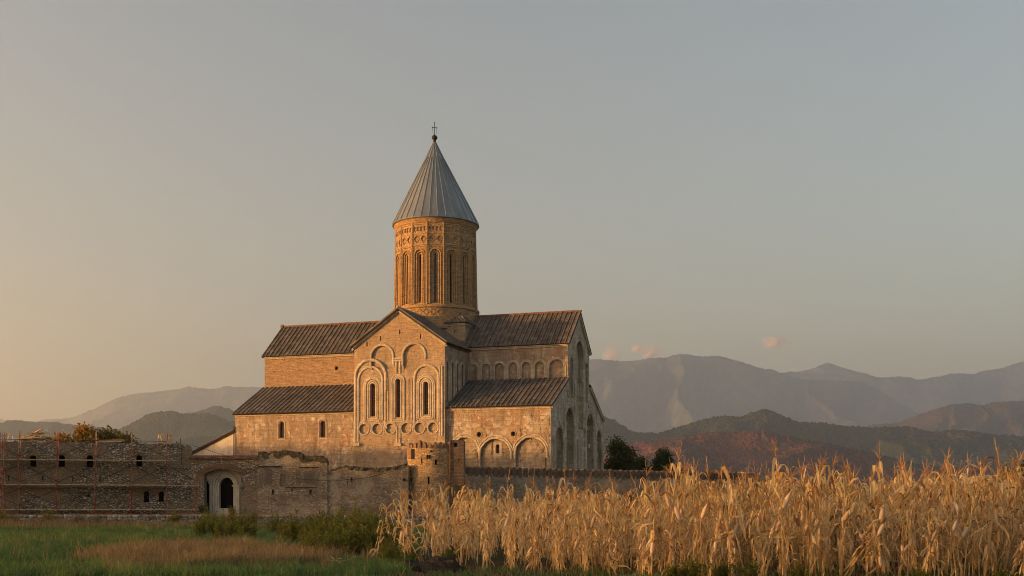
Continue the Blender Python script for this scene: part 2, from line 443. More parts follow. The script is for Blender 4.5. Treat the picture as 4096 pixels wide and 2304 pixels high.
# ------------------------------------------------------------------ ground, hills, haze
TERR = 0.6
M = Mat('field_soil', 1.0, 0.05)
g1 = M.noise(0.12, 6, 0.65); g2 = M.noise(3.0, 6, 0.7)
M.color(M.mix(0.5, M.ramp(g1, [(0.4, (0.035, 0.05, 0.02)), (0.6, (0.10, 0.075, 0.04))]), M.ramp(g2, [(0.3, (0.025, 0.028, 0.014)), (0.7, (0.085, 0.07, 0.04))])))
M.bump(g2, 0.6, 0.1)
gm = MB()
gm.add([(-9550, -5950, 0), (13450, -5950, 0), (13450, 19450, 0), (-9550, 19450, 0)], [(0, 1, 2, 3)])
kind(gm.build('ground', M.m), 'structure')
tb = MB()
tb.box(-160, 90, 79.25, 300, -0.3, TERR)
m_terr = plain('dry_terrace_soil', (0.17, 0.115, 0.07), 1.0, var=0.5, scale=1.5, spec=0.05)
kind(tb.build('terrace', m_terr), 'structure')

PROF = {
 'big': (14000, 3800, [(24, 1429), (338, 1575), (651, 1680), (944, 1711), (1091, 1711), (1279, 1690), (1446, 1690), (1676, 1726), (1844, 1732), (2011, 1778), (2063, 1763), (2115, 1772), (2220, 1749), (2345, 1747), (2492, 1753), (2596, 1722), (2764, 1680), (2973, 1607), (3119, 1586), (3266, 1538), (3475, 1471), (3789, 1458), (4186, 1446), (4416, 1345), (4625, 1199), (4855, 1073), (5148, 969), (5775, 802), (6300, 500)]),
 'far': (17000, 3500, [(2600, 1600), (3204, 1735), (3838, 1874), (4042, 1900), (4219, 1869), (4600, 1849), (5083, 1887), (5337, 1811), (5667, 1831), (5972, 1785), (6150, 1824), (6251, 1824), (6378, 1869), (6556, 1874), (6708, 1862), (6962, 1925), (7115, 1938), (7242, 1989), (7460, 2052), (8029, 2141), (9000, 2050), (10200, 1750), (11500, 1150), (12600, 480), (13300, 0)]),
 'peak': (18500, 1500, [(3600, 1850), (4039, 1970), (4454, 2040), (4702, 2095), (4868, 2156), (4979, 2214), (5089, 2186), (5200, 2142), (5421, 2081), (5835, 1970), (6300, 1850)]),
 'rmid': (8000, 1700, [(2100, 400), (2284, 477), (2404, 518), (2523, 536), (2643, 542), (2762, 590), (2882, 632), (3001, 668), (3121, 677), (3217, 662), (3324, 686), (3511, 695), (3778, 710), (4200, 700), (4900, 560), (5700, 420), (6500, 180), (7000, 0)]),
 'green': (4500, 1100, [(50, 346), (277, 346), (357, 329), (398, 313), (465, 272), (566, 267), (646, 292), (714, 313), (781, 331), (821, 333), (882, 329), (922, 346), (969, 360), (1003, 353), (1050, 329), (1117, 309), (1184, 309), (1251, 299), (1332, 291), (1386, 289), (1453, 289), (1520, 294), (1561, 286), (1621, 272), (1722, 279), (1789, 272), (1856, 262), (1975, 252), (2200, 239), (2600, 190), (3100, 90), (3500, 0)]),
 'red': (3200, 900, [(60, 137), (221, 146), (288, 160), (331, 161), (388, 170), (436, 173), (484, 180), (531, 192), (565, 195), (603, 190), (651, 194), (699, 194), (746, 185), (818, 170), (890, 156), (985, 137), (1057, 118), (1129, 101), (1224, 96), (1320, 94), (1404, 89), (1600, 87), (1900, 60), (2400, 30), (2800, 0)]),
 'farleft': (15000, 3500, [(-9400, 0), (-9000, 300), (-8300, 760), (-7500, 1000), (-6822, 1085), (-6582, 1067), (-6487, 1043), (-6283, 1025), (-6103, 1043), (-5912, 1067), (-5768, 1061), (-5624, 1097), (-5480, 1157), (-5325, 1217), (-5205, 1282), (-5085, 1336), (-4977, 1366), (-4846, 1390), (-4666, 1408), (-4486, 1426), (-4307, 1444), (-4211, 1480), (-4127, 1486), (-4031, 1462), (-3827, 1450), (-3672, 1498), (-3588, 1474), (-3348, 1480), (-2989, 1456), (-2510, 1300), (-1800, 900)]),
 'low': (6500, 1300, [(-5600, 0), (-5000, 190), (-4200, 350), (-3500, 420), (-2956, 430), (-2852, 436), (-2811, 453), (-2769, 457), (-2697, 451), (-2619, 448), (-2541, 447), (-2489, 437), (-2448, 431), (-2396, 430), (-2333, 422), (-2255, 411), (-2178, 404), (-2074, 398), (-1918, 373), (-1700, 300)]),
 'mid': (5000, 1200, [(-2000, 240), (-1795, 279), (-1755, 295), (-1675, 316), (-1635, 335), (-1595, 359), (-1555, 383), (-1515, 387), (-1467, 389), (-1444, 392), (-1424, 383), (-1396, 375), (-1376, 381), (-1336, 382), (-1276, 375), (-1236, 359), (-1188, 339), (-1116, 311), (-996, 279), (-700, 200)]),
 'behind': (7000, 1300, [(-2300, 440), (-2066, 490), (-1982, 530), (-1898, 538), (-1842, 557), (-1797, 574), (-1758, 577), (-1702, 563), (-1658, 546), (-1563, 513), (-1395, 457), (-1100, 350)]),
}
def ridge(key, name, mat, step, rows, spur, amp, canopy, seed, hexp=1.0):
    """a range: crest line from its profile, spurs and gullies falling towards the valley, rough canopy"""
    Y0, W, prof = PROF[key]
    px = np.array([p[0] for p in prof], float); pz = np.array([p[1] for p in prof], float)
    xs = np.arange(px[0], px[-1] + step, step)
    h0 = np.interp(xs, px, pz)
    ker = np.array([1, 2, 1.0]); ker /= ker.sum()
    h0 = np.convolve(np.pad(h0, 1, mode='edge'), ker, 'valid')
    ts = np.concatenate([np.linspace(-0.5, 0, max(4, rows // 6), endpoint=False), np.linspace(0, 1, rows) ** 1.15])
    V = np.zeros((len(ts), len(xs), 3))
    r2 = np.random.default_rng(seed)
    for i, t in enumerate(ts):
        y = Y0 - t * W
        base = (1 - t) ** 1.1 if t >= 0 else 1 + t * 0.9
        env = min(1.0, t * 7) * (1 - t) ** .6 if 0 < t < 1 else 0
        for j, x in enumerate(xs):
            q = Vector(((x + .45 * t * W) / spur + seed * 3.1, y / (spur * 2.6), seed * 1.7))
            wv = mnoise.fractal(Vector((x / spur * 0.6, y / spur * 0.6, seed)), 1.0, 2.0, 3) * 0.45
            s_ = -min(1.3, abs(mnoise.fractal(q + Vector((wv, wv, 0)), hexp, 2.1, 5)) * 1.7)
            V[i, j] = (x, y + wv * spur * 0.15 * env, max(-2, h0[j] * base + s_ * amp * env * h0[j]))
    V[:, :, 2] = np.maximum(-2, V[:, :, 2] + r2.normal(0, canopy, V.shape[:2]))
    ny, nx = len(ts), len(xs)
    idx = np.arange(ny * nx).reshape(ny, nx)
    F = np.stack([idx[:-1, :-1], idx[1:, :-1], idx[1:, 1:], idx[:-1, 1:]], -1).reshape(-1, 4)
    o = link(name, raw_mesh(name, V.reshape(-1, 3), F, mat, smooth=True))
    return kind(o, 'structure')
def hill_mat(name, cols, s1, s2, bump=0.7, bd=10):
    M = Mat(name, 1.0, 0.0)
    a = M.noise(s1, 6, 0.65, dist=0.5); b = M.noise(s2, 3, 0.6); v = M.voro(s2 * 1.3)
    k = len(cols)
    fac = M.math('ADD', M.math('MULTIPLY', a, 0.8), M.math('MULTIPLY', b, 0.25))
    c = M.ramp(fac, [(0.33 + 0.42 * i / (k - 1), q) for i, q in enumerate(cols)])
    M.color(M.mix(0.6, c, M.ramp(v.outputs['Distance'], [(0.1, 1.0), (0.8, 0.35)]), 'MULTIPLY'))
    M.bump(M.math('ADD', b, M.math('MULTIPLY', v.outputs['Distance'], -0.6)), bump, bd)
    return M.m
hm_big = hill_mat('bare_mountain_slope', [(0.05, 0.08, 0.07), (0.09, 0.12, 0.10), (0.20, 0.185, 0.15), (0.32, 0.26, 0.21)], 0.0016, 0.008, 0.6, 60)
hm_green = hill_mat('wooded_slope', [(0.028, 0.042, 0.020), (0.045, 0.058, 0.028), (0.075, 0.075, 0.035), (0.12, 0.085, 0.04)], 0.006, 0.06, 0.8, 12)
hm_red = hill_mat('autumn_wooded_slope', [(0.045, 0.052, 0.028), (0.09, 0.060, 0.040), (0.18, 0.075, 0.055), (0.25, 0.105, 0.075)], 0.009, 0.08, 0.8, 10)
hm_mix = hill_mat('mixed_wooded_slope', [(0.04, 0.048, 0.026), (0.075, 0.065, 0.04), (0.13, 0.08, 0.055), (0.17, 0.095, 0.065)], 0.004, 0.05, 0.8, 14)
ridge('big', 'mountain', hm_big, 20, 130, 1900, 0.80, 4, 1, 1.0)
ridge('far', 'mountain', hm_big, 36, 70, 2300, 0.5, 5, 2, 1.05)
ridge('peak', 'mountain', hm_big, 60, 16, 700, 0.1, 4, 3)
ridge('farleft', 'mountain', hm_big, 36, 60, 2000, 0.5, 5, 4, 1.15)
ridge('rmid', 'hill', hm_mix, 13, 70, 560, 0.42, 3, 5)
ridge('green', 'hill', hm_green, 7, 100, 420, 0.45, 2.4, 6)
ridge('red', 'hill', hm_red, 5.5, 100, 360, 0.5, 2.0, 7)
ridge('low', 'hill', hm_green, 16, 36, 300, 0.2, 2.5, 8)
ridge('mid', 'hill', hm_green, 8, 70, 420, 0.45, 2.4, 9)
ridge('behind', 'hill', hm_green, 14, 34, 300, 0.2, 2.5, 10)

hz = MB()
hz.box(-9600, 13500, -6000, 19500, -4, 2400)
haze = hz.build('haze')
kind(haze, 'stuff')
hm = bpy.data.materials.new('valley_haze'); hm.use_nodes = True
hm.node_tree.nodes.remove(hm.node_tree.nodes['Principled BSDF'])
pv = hm.node_tree.nodes.new('ShaderNodeVolumePrincipled')
pv.inputs['Color'].default_value = (0.64, 0.765, 0.93, 1)
pv.inputs['Density'].default_value = 0.000085
pv.inputs['Anisotropy'].default_value = 0.5
hm.node_tree.links.new(pv.outputs[0], hm.node_tree.nodes['Material Output'].inputs['Volume'])
haze.data.materials.append(hm)

# clouds beyond the mountains
M = Mat('sunset_cloud', 1.0, 0.0)
cn = M.noise(0.004, 5, 0.6)
cd_ = M.n('ShaderNodeBsdfDiffuse'); ct_ = M.n('ShaderNodeBsdfTranslucent'); c1_ = M.n('ShaderNodeMixShader'); c2_ = M.n('ShaderNodeMixShader'); cx_ = M.n('ShaderNodeBsdfTransparent')
for q in (cd_, ct_): q.inputs[0].default_value = (0.96, 0.90, 0.88, 1)
M.t.links.new(cd_.outputs[0], c1_.inputs[1]); M.t.links.new(ct_.outputs[0], c1_.inputs[2])
M.put(c2_.inputs[0], M.ramp(cn, [(0.38, 0.01), (0.66, 0.26)]))
M.t.links.new(cx_.outputs[0], c2_.inputs[1]); M.t.links.new(c1_.outputs[0], c2_.inputs[2])
M.t.links.new(c2_.outputs[0], M.t.nodes['Material Output'].inputs['Surface'])
m_cloud = M.m
def cloud(x, z, w, h, seed, label):
    """thin veils of vapour nested inside each other, so that the puff frays towards its rim"""
    mb = MB(); n, m_ = 28, 18
    for sh in range(6):
        k = 1 - sh * .15; vs = []
        for i in range(m_ + 1):
            for j in range(n):
                p = Vector((math.sin(math.pi * i / m_) * math.cos(2 * math.pi * j / n), math.sin(math.pi * i / m_) * math.sin(2 * math.pi * j / n), math.cos(math.pi * i / m_)))
                q = k * (1 + .55 * mnoise.fractal(p * 1.5 + Vector((seed * 7, sh * .25, 0)), .9, 2, 5))
                vs.append((p.x * q * w / 2, p.y * q * w * .35, p.z * q * h / 2))
        mb.add(vs, [(i * n + j, i * n + (j + 1) % n, (i + 1) * n + (j + 1) % n, (i + 1) * n + j) for i in range(m_) for j in range(n)])
    o = mb.build('cloud', m_cloud, smooth=True); o.location = (x, 26000, z)
    tag(o, label, 'cloud', 'small pink clouds above the mountains')
cloud(2230, 3280, 330, 400, 1, 'small upright pink cloud just right of the church gable above the mountain')
cloud(2790, 3410, 260, 240, 2, 'round pale pink puff above the ridge, left of the wide faint one')
cloud(3130, 3340, 480, 320, 5, 'wide faint pink cloud veil above the highest mountain ridge')
cloud(5880, 3560, 560, 250, 3, 'small pink puff high in the clear sky right of the tall mountain')

# ------------------------------------------------------------------ church
TH = R(18.5)
CH = thing('church', 'large old stone church with tall round drum and pointed grey metal cone roof', 'church', (4.672, 140, 0), -TH)
GZ = TERR - 0.1
AE, AT, NE, RZ = 13.35, 17.25, 21.7, 26.35      # aisle eave, aisle roof top, nave eave, ridge
YN0, YN1, YC, YB = 7.5, 18.0, 12.75, 25.5
XW, XTL, XTR = -43.4, -25.75, -13.45
YT = -0.6

def window(name, cx, hw, zb, zs, to3, depth, parent=CH, bars=True, mat=None):
    """glazed slit with a rust coloured frame set into the wall opening"""
    w = MB()
    dd = depth - 0.12
    w.panel(arch(cx, hw, zb, zs), lambda a, b, d: to3(a, b, dd + d), [(arch(cx, hw * 0.72, zb + hw * 0.25, zs, 12), 0.08, False)])
    if bars:
        n = max(3, int((zs - zb) / 0.42))
        for k in range(1, n):
            z = zb + (zs - zb) * k / n
            p, q = to3(cx - hw * 0.72, z, dd + 0.03), to3(cx + hw * 0.72, z, dd + 0.03)
            w.beam(p, q, 0.03, 0.03)
        w.beam(to3(cx, zb + hw * .25, dd + 0.03), to3(cx, zs + hw * 0.7, dd + 0.03), 0.03, 0.03)
    o = w.build(name, mat or m_bars, parent)
    p = MB()
    a = arch(cx, hw * 0.99, zb, zs)
    p.add([to3(x, z, depth - 0.03) for x, z in a], [tuple(range(len(a)))])
    p.build('pane', m_pane, o)
    return o

def blind_arch(paths, r, to3, mat=m_trim, name='blind_arch', parent=CH, p=None):
    mb = MB()
    for i, pts in enumerate(paths):
        rr = r[i] if isinstance(r, (list, tuple)) else r
        mb.mould(pts, rr, to3, p)
    return mb.build(name, mat, parent)

def in_arch(x, z, c, h, zs, pad=0.0):
    return abs(x - c) < h + pad and (z < zs or (x - c) ** 2 + (z - zs) ** 2 < (h + pad) ** 2)
def rough_skin(name, x0, x1, z0, z1, y, hide, thr, amp, seed, mat, step=0.16, base=0.07):
    """one continuous skin of old facing: it stands proud where the facing survives and sinks into the wall where it fell off"""
    nx, nz = int((x1 - x0) / step), int((z1 - z0) / step)
    vs = []
    for j in range(nz + 1):
        for i in range(nx + 1):
            x, z = x0 + (x1 - x0) * i / nx, z0 + (z1 - z0) * j / nz
            f = mnoise.fractal(Vector((x * .42 + seed, z * .62, seed * 2.3)), .8, 2, 4) + .12 * mnoise.cell(Vector((x * 1.3, z * 2.1, seed)))
            e = min(1, max(0, (f - thr) * 9))
            edge = i in (0, nx) or j in (0, nz)
            d = base if edge or hide(x, z) else base - (base + amp * (.55 + .6 * mnoise.noise(Vector((x * 2.1, z * 2.1, seed))))) * e
            vs.append((x + random.uniform(-.04, .04) * (not edge), y + d, z + random.uniform(-.04, .04) * (not edge)))
    mb = MB(); w = nx + 1
    def gone(i, j): return hide(x0 + (x1 - x0) * (i + .5) / nx, z0 + (z1 - z0) * (j + .5) / nz)
    mb.add(vs, [(j * w + i, j * w + i + 1, (j + 1) * w + i + 1, (j + 1) * w + i) for j in range(nz) for i in range(nx) if not gone(i, j)])
    return mb.build(name, mat, CH)
# -- south aisle wall
def rg(pts, j=0.03, seed=1):
    r = random.Random(seed); return [(x + r.uniform(-j, j), z + r.uniform(-j, j)) for x, z in pts]
F0 = FY(0.0)
w1 = (-36.5, 0.34, 10.0, 11.78); w2 = (-30.55, 0.34, 9.98, 11.76)
holes = [(arch(c, h, a, b), 0.4, True) for c, h, a, b in (w1, w2)]
holes += [(arch(-6.88, 0.22, 7.62, 8.5), 0.35, True), (circle(-9.15, 9.93, 0.3), 0.5, True), (circle(-4.75, 9.93, 0.3), 0.5, True), (arch(-12.67, 0.17, 11.6, 12.4), 0.12, True)]
BA = [(-11.0, 1.75, 7.9), (-7.06, 1.95, 7.45), (-2.5, 1.95, 7.55)]
mb = MB(); 
ha = [(arch(c, h, GZ, zs, 16), 0.3, True) for c, h, zs in BA if c < -10]
# the two visible blind arches are recessed; window 3 sits in the recess of the middle one
big = [(arch(c, h, GZ + 0.4, zs, 16), 0.3, False) for c, h, zs in BA]
holes_l = [h for h in holes[:2]]
mb.panel([(XW, GZ), (XW, AE), (XTL, AE), (XTL, GZ)], F0, holes_l)
mb.panel([(XTL, GZ), (XTL, AE), (XTR, AE), (XTR, GZ)], F0)
holes_r = [holes[3], holes[4], holes[5]] + big
mb.panel([(XTR, GZ), (XTR, AE), (0, AE), (0, GZ)], F0, holes_r)
aisle = mb.build('aisle_wall', m_wall, CH)
for c, h, zs in BA:
    mb = MB(); mb.panel(arch(c, h, GZ + 0.4, zs, 16), FY(0.3), [(arch(-6.88, 0.22, 7.62, 8.5), 0.35, True)] if -8 < c < -5 else [])
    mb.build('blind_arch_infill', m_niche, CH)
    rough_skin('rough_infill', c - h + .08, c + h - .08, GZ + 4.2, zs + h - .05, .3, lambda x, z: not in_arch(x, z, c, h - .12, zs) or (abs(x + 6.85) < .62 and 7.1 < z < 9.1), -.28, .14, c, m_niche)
rough_skin('stone_facing', XTR + .1, -.08, 4.5, 12.6, 0, lambda x, z: any(in_arch(x, z, c, h, zs, .25) for c, h, zs in BA) or math.hypot(x + 9.15, z - 9.93) < 1.1 or math.hypot(x + 4.75, z - 9.93) < 1.1 or math.hypot((x + 12.67) * 2, z - 12.1) < .9, .02, .07, 3.3, m_wall)
rough_skin('stone_facing', XW + .1, XTL - .3, 4.5, 12.8, 0, lambda x, z: any(abs(x - c) < .75 and 9.5 < z < 12.7 for c in (-36.5, -30.55)), .08, .05, 8.1, m_wall)
for c, h, a, b in (w1, w2): window('window', c, h, a, b, F0, 0.4)
window('window', -6.88, 0.22, 7.62, 8.5, FY(0.3), 0.35)
mb = MB(); mb.panel([(-7.4, 7.3), (-7.38, 8.2), (-7.3, 8.96), (-6.7, 9.0), (-6.33, 8.9), (-6.3, 8.0), (-6.2, 7.24)], FY(0.26), [(arch(-6.88, 0.23, 7.6, 8.5), 0.06, False)], thick=0.05)
mb.build('window_surround', m_palestone, CH)
for c, h, a, b in (w1, w2):
    blind_arch([[(c + (x - c) * 1, z) for x, z in arch(c, 0.56, a - 0.22, b)], [(c - .62, a - .22), (c + .62, a - .22)]], 0.07, F0, name='window_surround')
for cx in (-9.15, -4.75):
    mb = MB(); mb.panel(circle(cx, 9.93, 0.95, 28), FY(-0.06), [(circle(cx, 9.93, 0.3, 20), 0.08, False)], thick=0.08)
    mb.mould(circle(cx, 9.93, 0.36), 0.06, FY(-0.06), closed=True)
    o = mb.build('round_window', m_gable, CH)
    p = MB(); a = circle(cx, 9.93, 0.3); p.add([(x, 0.42, z) for x, z in a], [tuple(range(len(a)))]); p.build('pane', m_pane, o)
for c, h, zs in BA:
    blind_arch([rg(arch(c, h + 0.08, zs - 0.6, zs, 18), .04, 3), rg(arch(c, h + 0.36, zs - 0.3, zs, 18)[2:-3], .05, 4)], [0.13, 0.11], F0)
blind_arch([arch(-22.0, 2.3, 5.0, 5.2, 18, rise=0.85), arch(-22.0, 2.65, 5.2, 5.2, 18, rise=0.85)], [0.16, 0.13], F0)
blind_arch([arch(-16.4, 1.7, 8.6, 8.6, 16, rise=0.75), arch(-16.4, 2.05, 8.6, 8.6, 16, rise=0.75)], [0.14, 0.12], F0)
# pale repair blocks scattered over the east half of the aisle wall
mb = MB(); rr = random.Random(5)
for x, z, w, h in ((-9.9, 11.0, 1.9, .55), (-8.0, 10.4, .7, 1.0), (-6.9, 11.0, .8, .5), (-0.9, 12.0, .8, .6), (-1.7, 10.6, .8, .6), (-5.8, 10.2, .7, .8), (-3.3, 10.2, .5, .7), (-10.6, 10.3, .8, .5), (-7.6, 9.9, .5, .5)):
    mb = MB(); mb.panel([(x - w * rr.uniform(.42, .55), z - h * rr.uniform(.4, .55)), (x - w * rr.uniform(.42, .55), z + h * rr.uniform(.2, .55)), (x - w * .1, z + h * rr.uniform(.4, .6)), (x + w * rr.uniform(.42, .55), z + h * rr.uniform(.4, .55)), (x + w * rr.uniform(.3, .55), z), (x + w * rr.uniform(.42, .55), z - h * rr.uniform(.4, .55))], FY(-.03), thick=.1); mb.build('repair_block', m_trim, CH)
# cornices
def cornice(name, p, q, r=0.14, mat=m_trim, parent=CH, drop=0.3, out=(0, -1, 0)):
    mb = MB(); o = Vector(out)
    P, Q = Vector(p), Vector(q)
    mb.beam(P + o * 0.10 + Vector((0, 0, -0.12)), Q + o * 0.10 + Vector((0, 0, -0.12)), 0.34, 0.2)
    mb.beam(P + o * 0.04 + Vector((0, 0, -0.33)), Q + o * 0.04 + Vector((0, 0, -0.33)), 0.22, 0.16)
    return mb.build(name, mat, parent)
cornice('cornice', (XW, 0, AE), (XTL - .02, 0, AE)); cornice('cornice', (XTR + .02, 0, AE), (0, 0, AE))
cornice('cornice', (XW, YN0, NE), (XTL, YN0, NE)); cornice('cornice', (XTR, YN0, NE), (0, YN0, NE))

# -- nave clerestory wall
FN = FY(YN0)
mb = MB()
mb.panel([(XW, AT - 1.0), (XW, NE), (XTL, NE), (XTL, AT - 1.0)], FN, [(rect(-32.65, -32.2, 19.5, 19.95), 0.4, True)])
mb.panel([(XW, AT - 1), (XW, NE), (-20, NE), (-20, AT - 1)], FY(YN1))
mb.build('nave_wall', m_brick, CH)
cl = [(-12.75, .62), (-11.0, .62), (-9.15, .66), (-7.3, .66), (-5.5, .66), (-3.72, .66), (-1.5, 1.02)]
mb = MB()
mb.panel([(XTR, AT - 1), (XTR, NE), (0, NE), (0, AT - 1)], FN, [(arch(c, h, 17.0, 18.95 - (h - .6) * .5), 0.22, True) for c, h in cl])
mb.panel([(-20, AT - 1), (-20, NE), (0, NE), (0, AT - 1)], FY(YN1))
mb.build('nave_wall', m_wall, CH)
for c, h in cl:
    blind_arch([arch(c, h + 0.02, 17.0, 18.95 - (h - .6) * .5), arch(c, h + 0.2, 17.0, 18.95 - (h - .6) * .5)], [0.09, 0.075], FN)
mb = MB(); mb.panel(rect(-32.64, -32.21, 19.51, 19.94), FY(YN0 + 0.36)); mb.build('window', m_pane, CH)

# -- transept
FT = FY(YT)
XC = -19.6
TA = 25.65
tw = [(-23.2, 0.32, 12.45, 16.25), (-19.73, 0.29, 12.25, 16.75), (-15.97, 0.30, 12.5, 16.25)]
th = [(arch(c, h, a, b), 0.45, True) for c, h, a, b in tw]
th += [(rect(x - .09, x + .09, z - .28, z + .28), 0.4, True) for x, z in ((-19.52, 22.9), (-22.14, 22.2), (-16.69, 22.2), (-24.0, 21.55))]
nich = [(-24.4, 'a'), (-22.57, 'o'), (-20.75, 'o'), (-18.62, 'a'), (-16.8, 'o'), (-15.0, 'o')]
for c, k in nich: th.append((circle(c, 10.85, 0.66, 20), 0.2, True))
th += [(arch(-21.9, 1.42, 18.3, 19.85, 16), 0.16, True), (arch(-17.55, 1.42, 18.3, 19.85, 16), 0.16, True)]
mb = MB()
top = [(XTL, 21.35), (XC, TA), (XTR, 21.35)]
mb.panel([(XTL, GZ)] + top + [(XTR, GZ)], FT, th)
mb.build('transept_wall', m_gable, CH)
mb = MB()
st = [(0.2, .42, 18.75), (1.95, .42, 18.8), (3.65, .42, 18.85), (5.4, .42, 18.9)]
FS = FXP(XTR)
mb.panel([(YT, GZ), (YT, 21.4), (YN0 + 5, 21.4), (YN0 + 5, GZ)], FS, [(arch(c, h, 14.2, zs), 0.2, True) for c, h, zs in st])
mb.panel([(YT, GZ), (YT, 21.4), (YN0 + 5, 21.4), (YN0 + 5, GZ)], FXN(XTL))
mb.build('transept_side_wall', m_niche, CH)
for c, h, zs in st: blind_arch([arch(c, h + 0.03, 14.2, zs), arch(c, h + .24, 14.2, zs)], [0.09, 0.08], FS)
rough_skin('stone_facing', XTL + .1, XTR - .1, 4.0, 9.7, YT, lambda x, z: abs(x + 19.68) < .6 and z > 8.5 or abs(x + 25.4) < .6 and z > 8.5, .05, .06, 5.7, m_wall)
for c, h, a, b in tw: window('window', c, h, a, b, FT, 0.45)
for i, (c, h, a, b) in enumerate(tw):
    H = 0.28 if i == 1 else 0.42
    ps = [arch(c, h + 0.12, a - .1, b), arch(c, h + 0.34, a - .3, b), arch(c, h + 0.56 if i == 1 else h + 0.66, a - .5, b)]
    ps += [[(c - h - .34, a - .3), (c + h + .34, a - .3)], [(c - h - .6, a - .52), (c + h + .6, a - .52)]]
    rs = [0.09, 0.10, 0.12, 0.09, 0.1]
    if i != 1:
        ps.append(arch(c, 1.16, a - .6, b, 14)); rs.append(0.10)
    blind_arch(ps, rs, FT, name='window_surround')
# tall arcade framing the side windows
def rag(pts, j=0.03, seed=1):
    r = random.Random(seed); return [(x + r.uniform(-j, j), z + r.uniform(-j, j)) for x, z in pts]
blind_arch([arch(-23.5, 1.66, 11.9, 17.0, 16, zb2=11.9), rag(arch(-23.5, 2.1, 9.0, 17.45, 18, zb2=15.6))], [0.14, 0.19], FT)
blind_arch([arch(-15.87, 1.62, 11.6, 17.0, 16)], [0.16], FT)
blind_arch([arch(-21.9, 1.55, 18.6, 19.85, 16, zb2=18.9), ], [0.15], FT)
blind_arch([arch(-17.55, 1.55, 18.9, 19.85, 16, zb2=19.4)], [0.15], FT)
blind_arch([[(-20.4, 19.6), (-19.05, 19.6)], [(-20.5, 19.3), (-18.95, 19.3)], [(-20.3, 19.1), (-20.3, 18.6)], [(-19.1, 19.3), (-19.1, 18.6)], [(-19.95, 19.2), (-19.95, 17.75)], [(-19.45, 19.2), (-19.45, 17.75)]], 0.12, FT, name='carved_bracket')
blind_arch([[(-21.45, 17.0), (-21.45, 11.3), (-21.2, 10.9)], [(-17.5, 17.0), (-17.5, 10.9)], arch(-21.3, .22, 11.9, 16.9, 8), arch(-18.1, .22, 11.9, 16.9, 8)], [0.1, 0.12, .07, .07], FT, name='colonnette')
for c, k in nich:
    ps = [circle(c, 10.85, 0.72, 22) + [(c + 0.72, 10.85)]]
    ps.append(arch(c, 0.9, 10.5, 10.85, 12))
    if k == 'a': ps.append([(c - 0.78, 10.8), (c - 0.78, 9.6)])
    blind_arch(ps, [0.09, 0.07, 0.09], FT)
blind_arch([[(-25.5, 17.4), (-25.5, 9.1)], [(-25.2, 17.3), (-25.2, 9.2)]], [0.14, 0.11], FT, name='pilaster')
blind_arch([[(-19.86, 10.9), (-19.86, 9.1)], [(-19.5, 10.9), (-19.5, 9.1)]], [0.13, 0.13], FT, name='pilaster')
blind_arch([[(-14.1, 18.4), (-14.1, 9.8)], [(-13.8, 18.4), (-13.8, 9.8)]], [0.12, 0.14], FT, name='pilaster')
for x, z in ((-25.4, 9.0), (-19.68, 8.95)):
    mb = MB(); mb.box(x - .42, x + .42, YT - .3, YT, z - .14, z + .1); mb.box(x - .5, x + .5, YT - .36, YT, z - .28, z - .15); mb.build('pilaster_base', m_trim, CH)
# raking cornice of the gable
mb = MB()
for s in (-1, 1):
    e = Vector((XC + s * 6.45, YT - 0.12, 21.2)); a = Vector((XC, YT - 0.12, TA + 0.05))
    mb.beam(e, a, 0.5, 0.3, up=(0, -1, 0)); mb.beam(e + Vector((0, .1, -.3)), a + Vector((0, .1, -.3)), 0.24, 0.2, up=(0, -1, 0))
mb.build('cornice', m_trim, CH)

# -- east wall with its deep blind arcade
FE = FXP(0.0)
out = [(0, GZ), (0, AE), (YN0, AT), (YN0, NE), (YC, RZ - .15), (YN1, NE), (YN1, AT), (YB, AE), (YB, GZ)]
ea = [(3.42, 1.75, 1.0, 9.4), (8.1, 1.95, 1.0, 11.75), (18.1, 1.95, 1.0, 11.75), (23.0, 1.55, 1.0, 10.1)]
eh = [(arch(c, h, b, s, 14), 1.0, True) for c, h, b, s in ea]
eh += [(arch(12.78, 2.1, 11.2, 20.6, 16), 0.6, True), (arch(9.05, 0.8, 15.0, 19.4, 10), 0.3, True), (arch(16.5, 0.8, 15.0, 19.4, 10), 0.3, True), (arch(12.3, 0.28, 2.0, 9.6, 8), 0.6, True)]
mb = MB(); mb.panel(out, FE, eh); mb.build('east_wall', m_east, CH)
for c, h, b, s in ea:
    blind_arch([arch(c, h + .08, b, s, 14), arch(c, h + .42, s - .3, s, 14)], [0.2, 0.18], FE, mat=m_east)
    blind_arch([arch(c, h * .72, b, s - .3, 12)], [0.15], FXP(-1.0), mat=m_east)
    mb = MB()
    for sg in (-1, 1):
        for o_ in (0.12, 0.5):
            y = c + sg * (h + o_)
            mb.tube([(0.05, y, b), (0.05, y, s - .5)], 0.2, 8)
        mb.box(-.1, .26, c + sg * (h + .3) - .5, c + sg * (h + .3) + .5, s - .5, s - .15)
    mb.build('column', m_east, CH)
    mb = MB(); mb.panel(arch(c, .24, s - 3.5, s - 1.2), FXP(-0.97)); mb.build('window', m_pane, CH)
mb = MB(); mb.panel(arch(12.3, .27, 2.1, 9.6, 8), FXP(-0.55)); mb.build('window', m_pane, CH)
blind_arch([arch(12.78, 2.2, 11.2, 20.6, 16), arch(12.78, 2.6, 17, 20.6, 16)], [0.2, 0.16], FE, mat=m_east)
blind_arch([arch(9.05, .88, 15, 19.4, 10)], [0.12], FE, mat=m_east); blind_arch([arch(16.5, .88, 15, 19.4, 10)], [0.12], FE, mat=m_east)
mb = MB(); rr = random.Random(9)
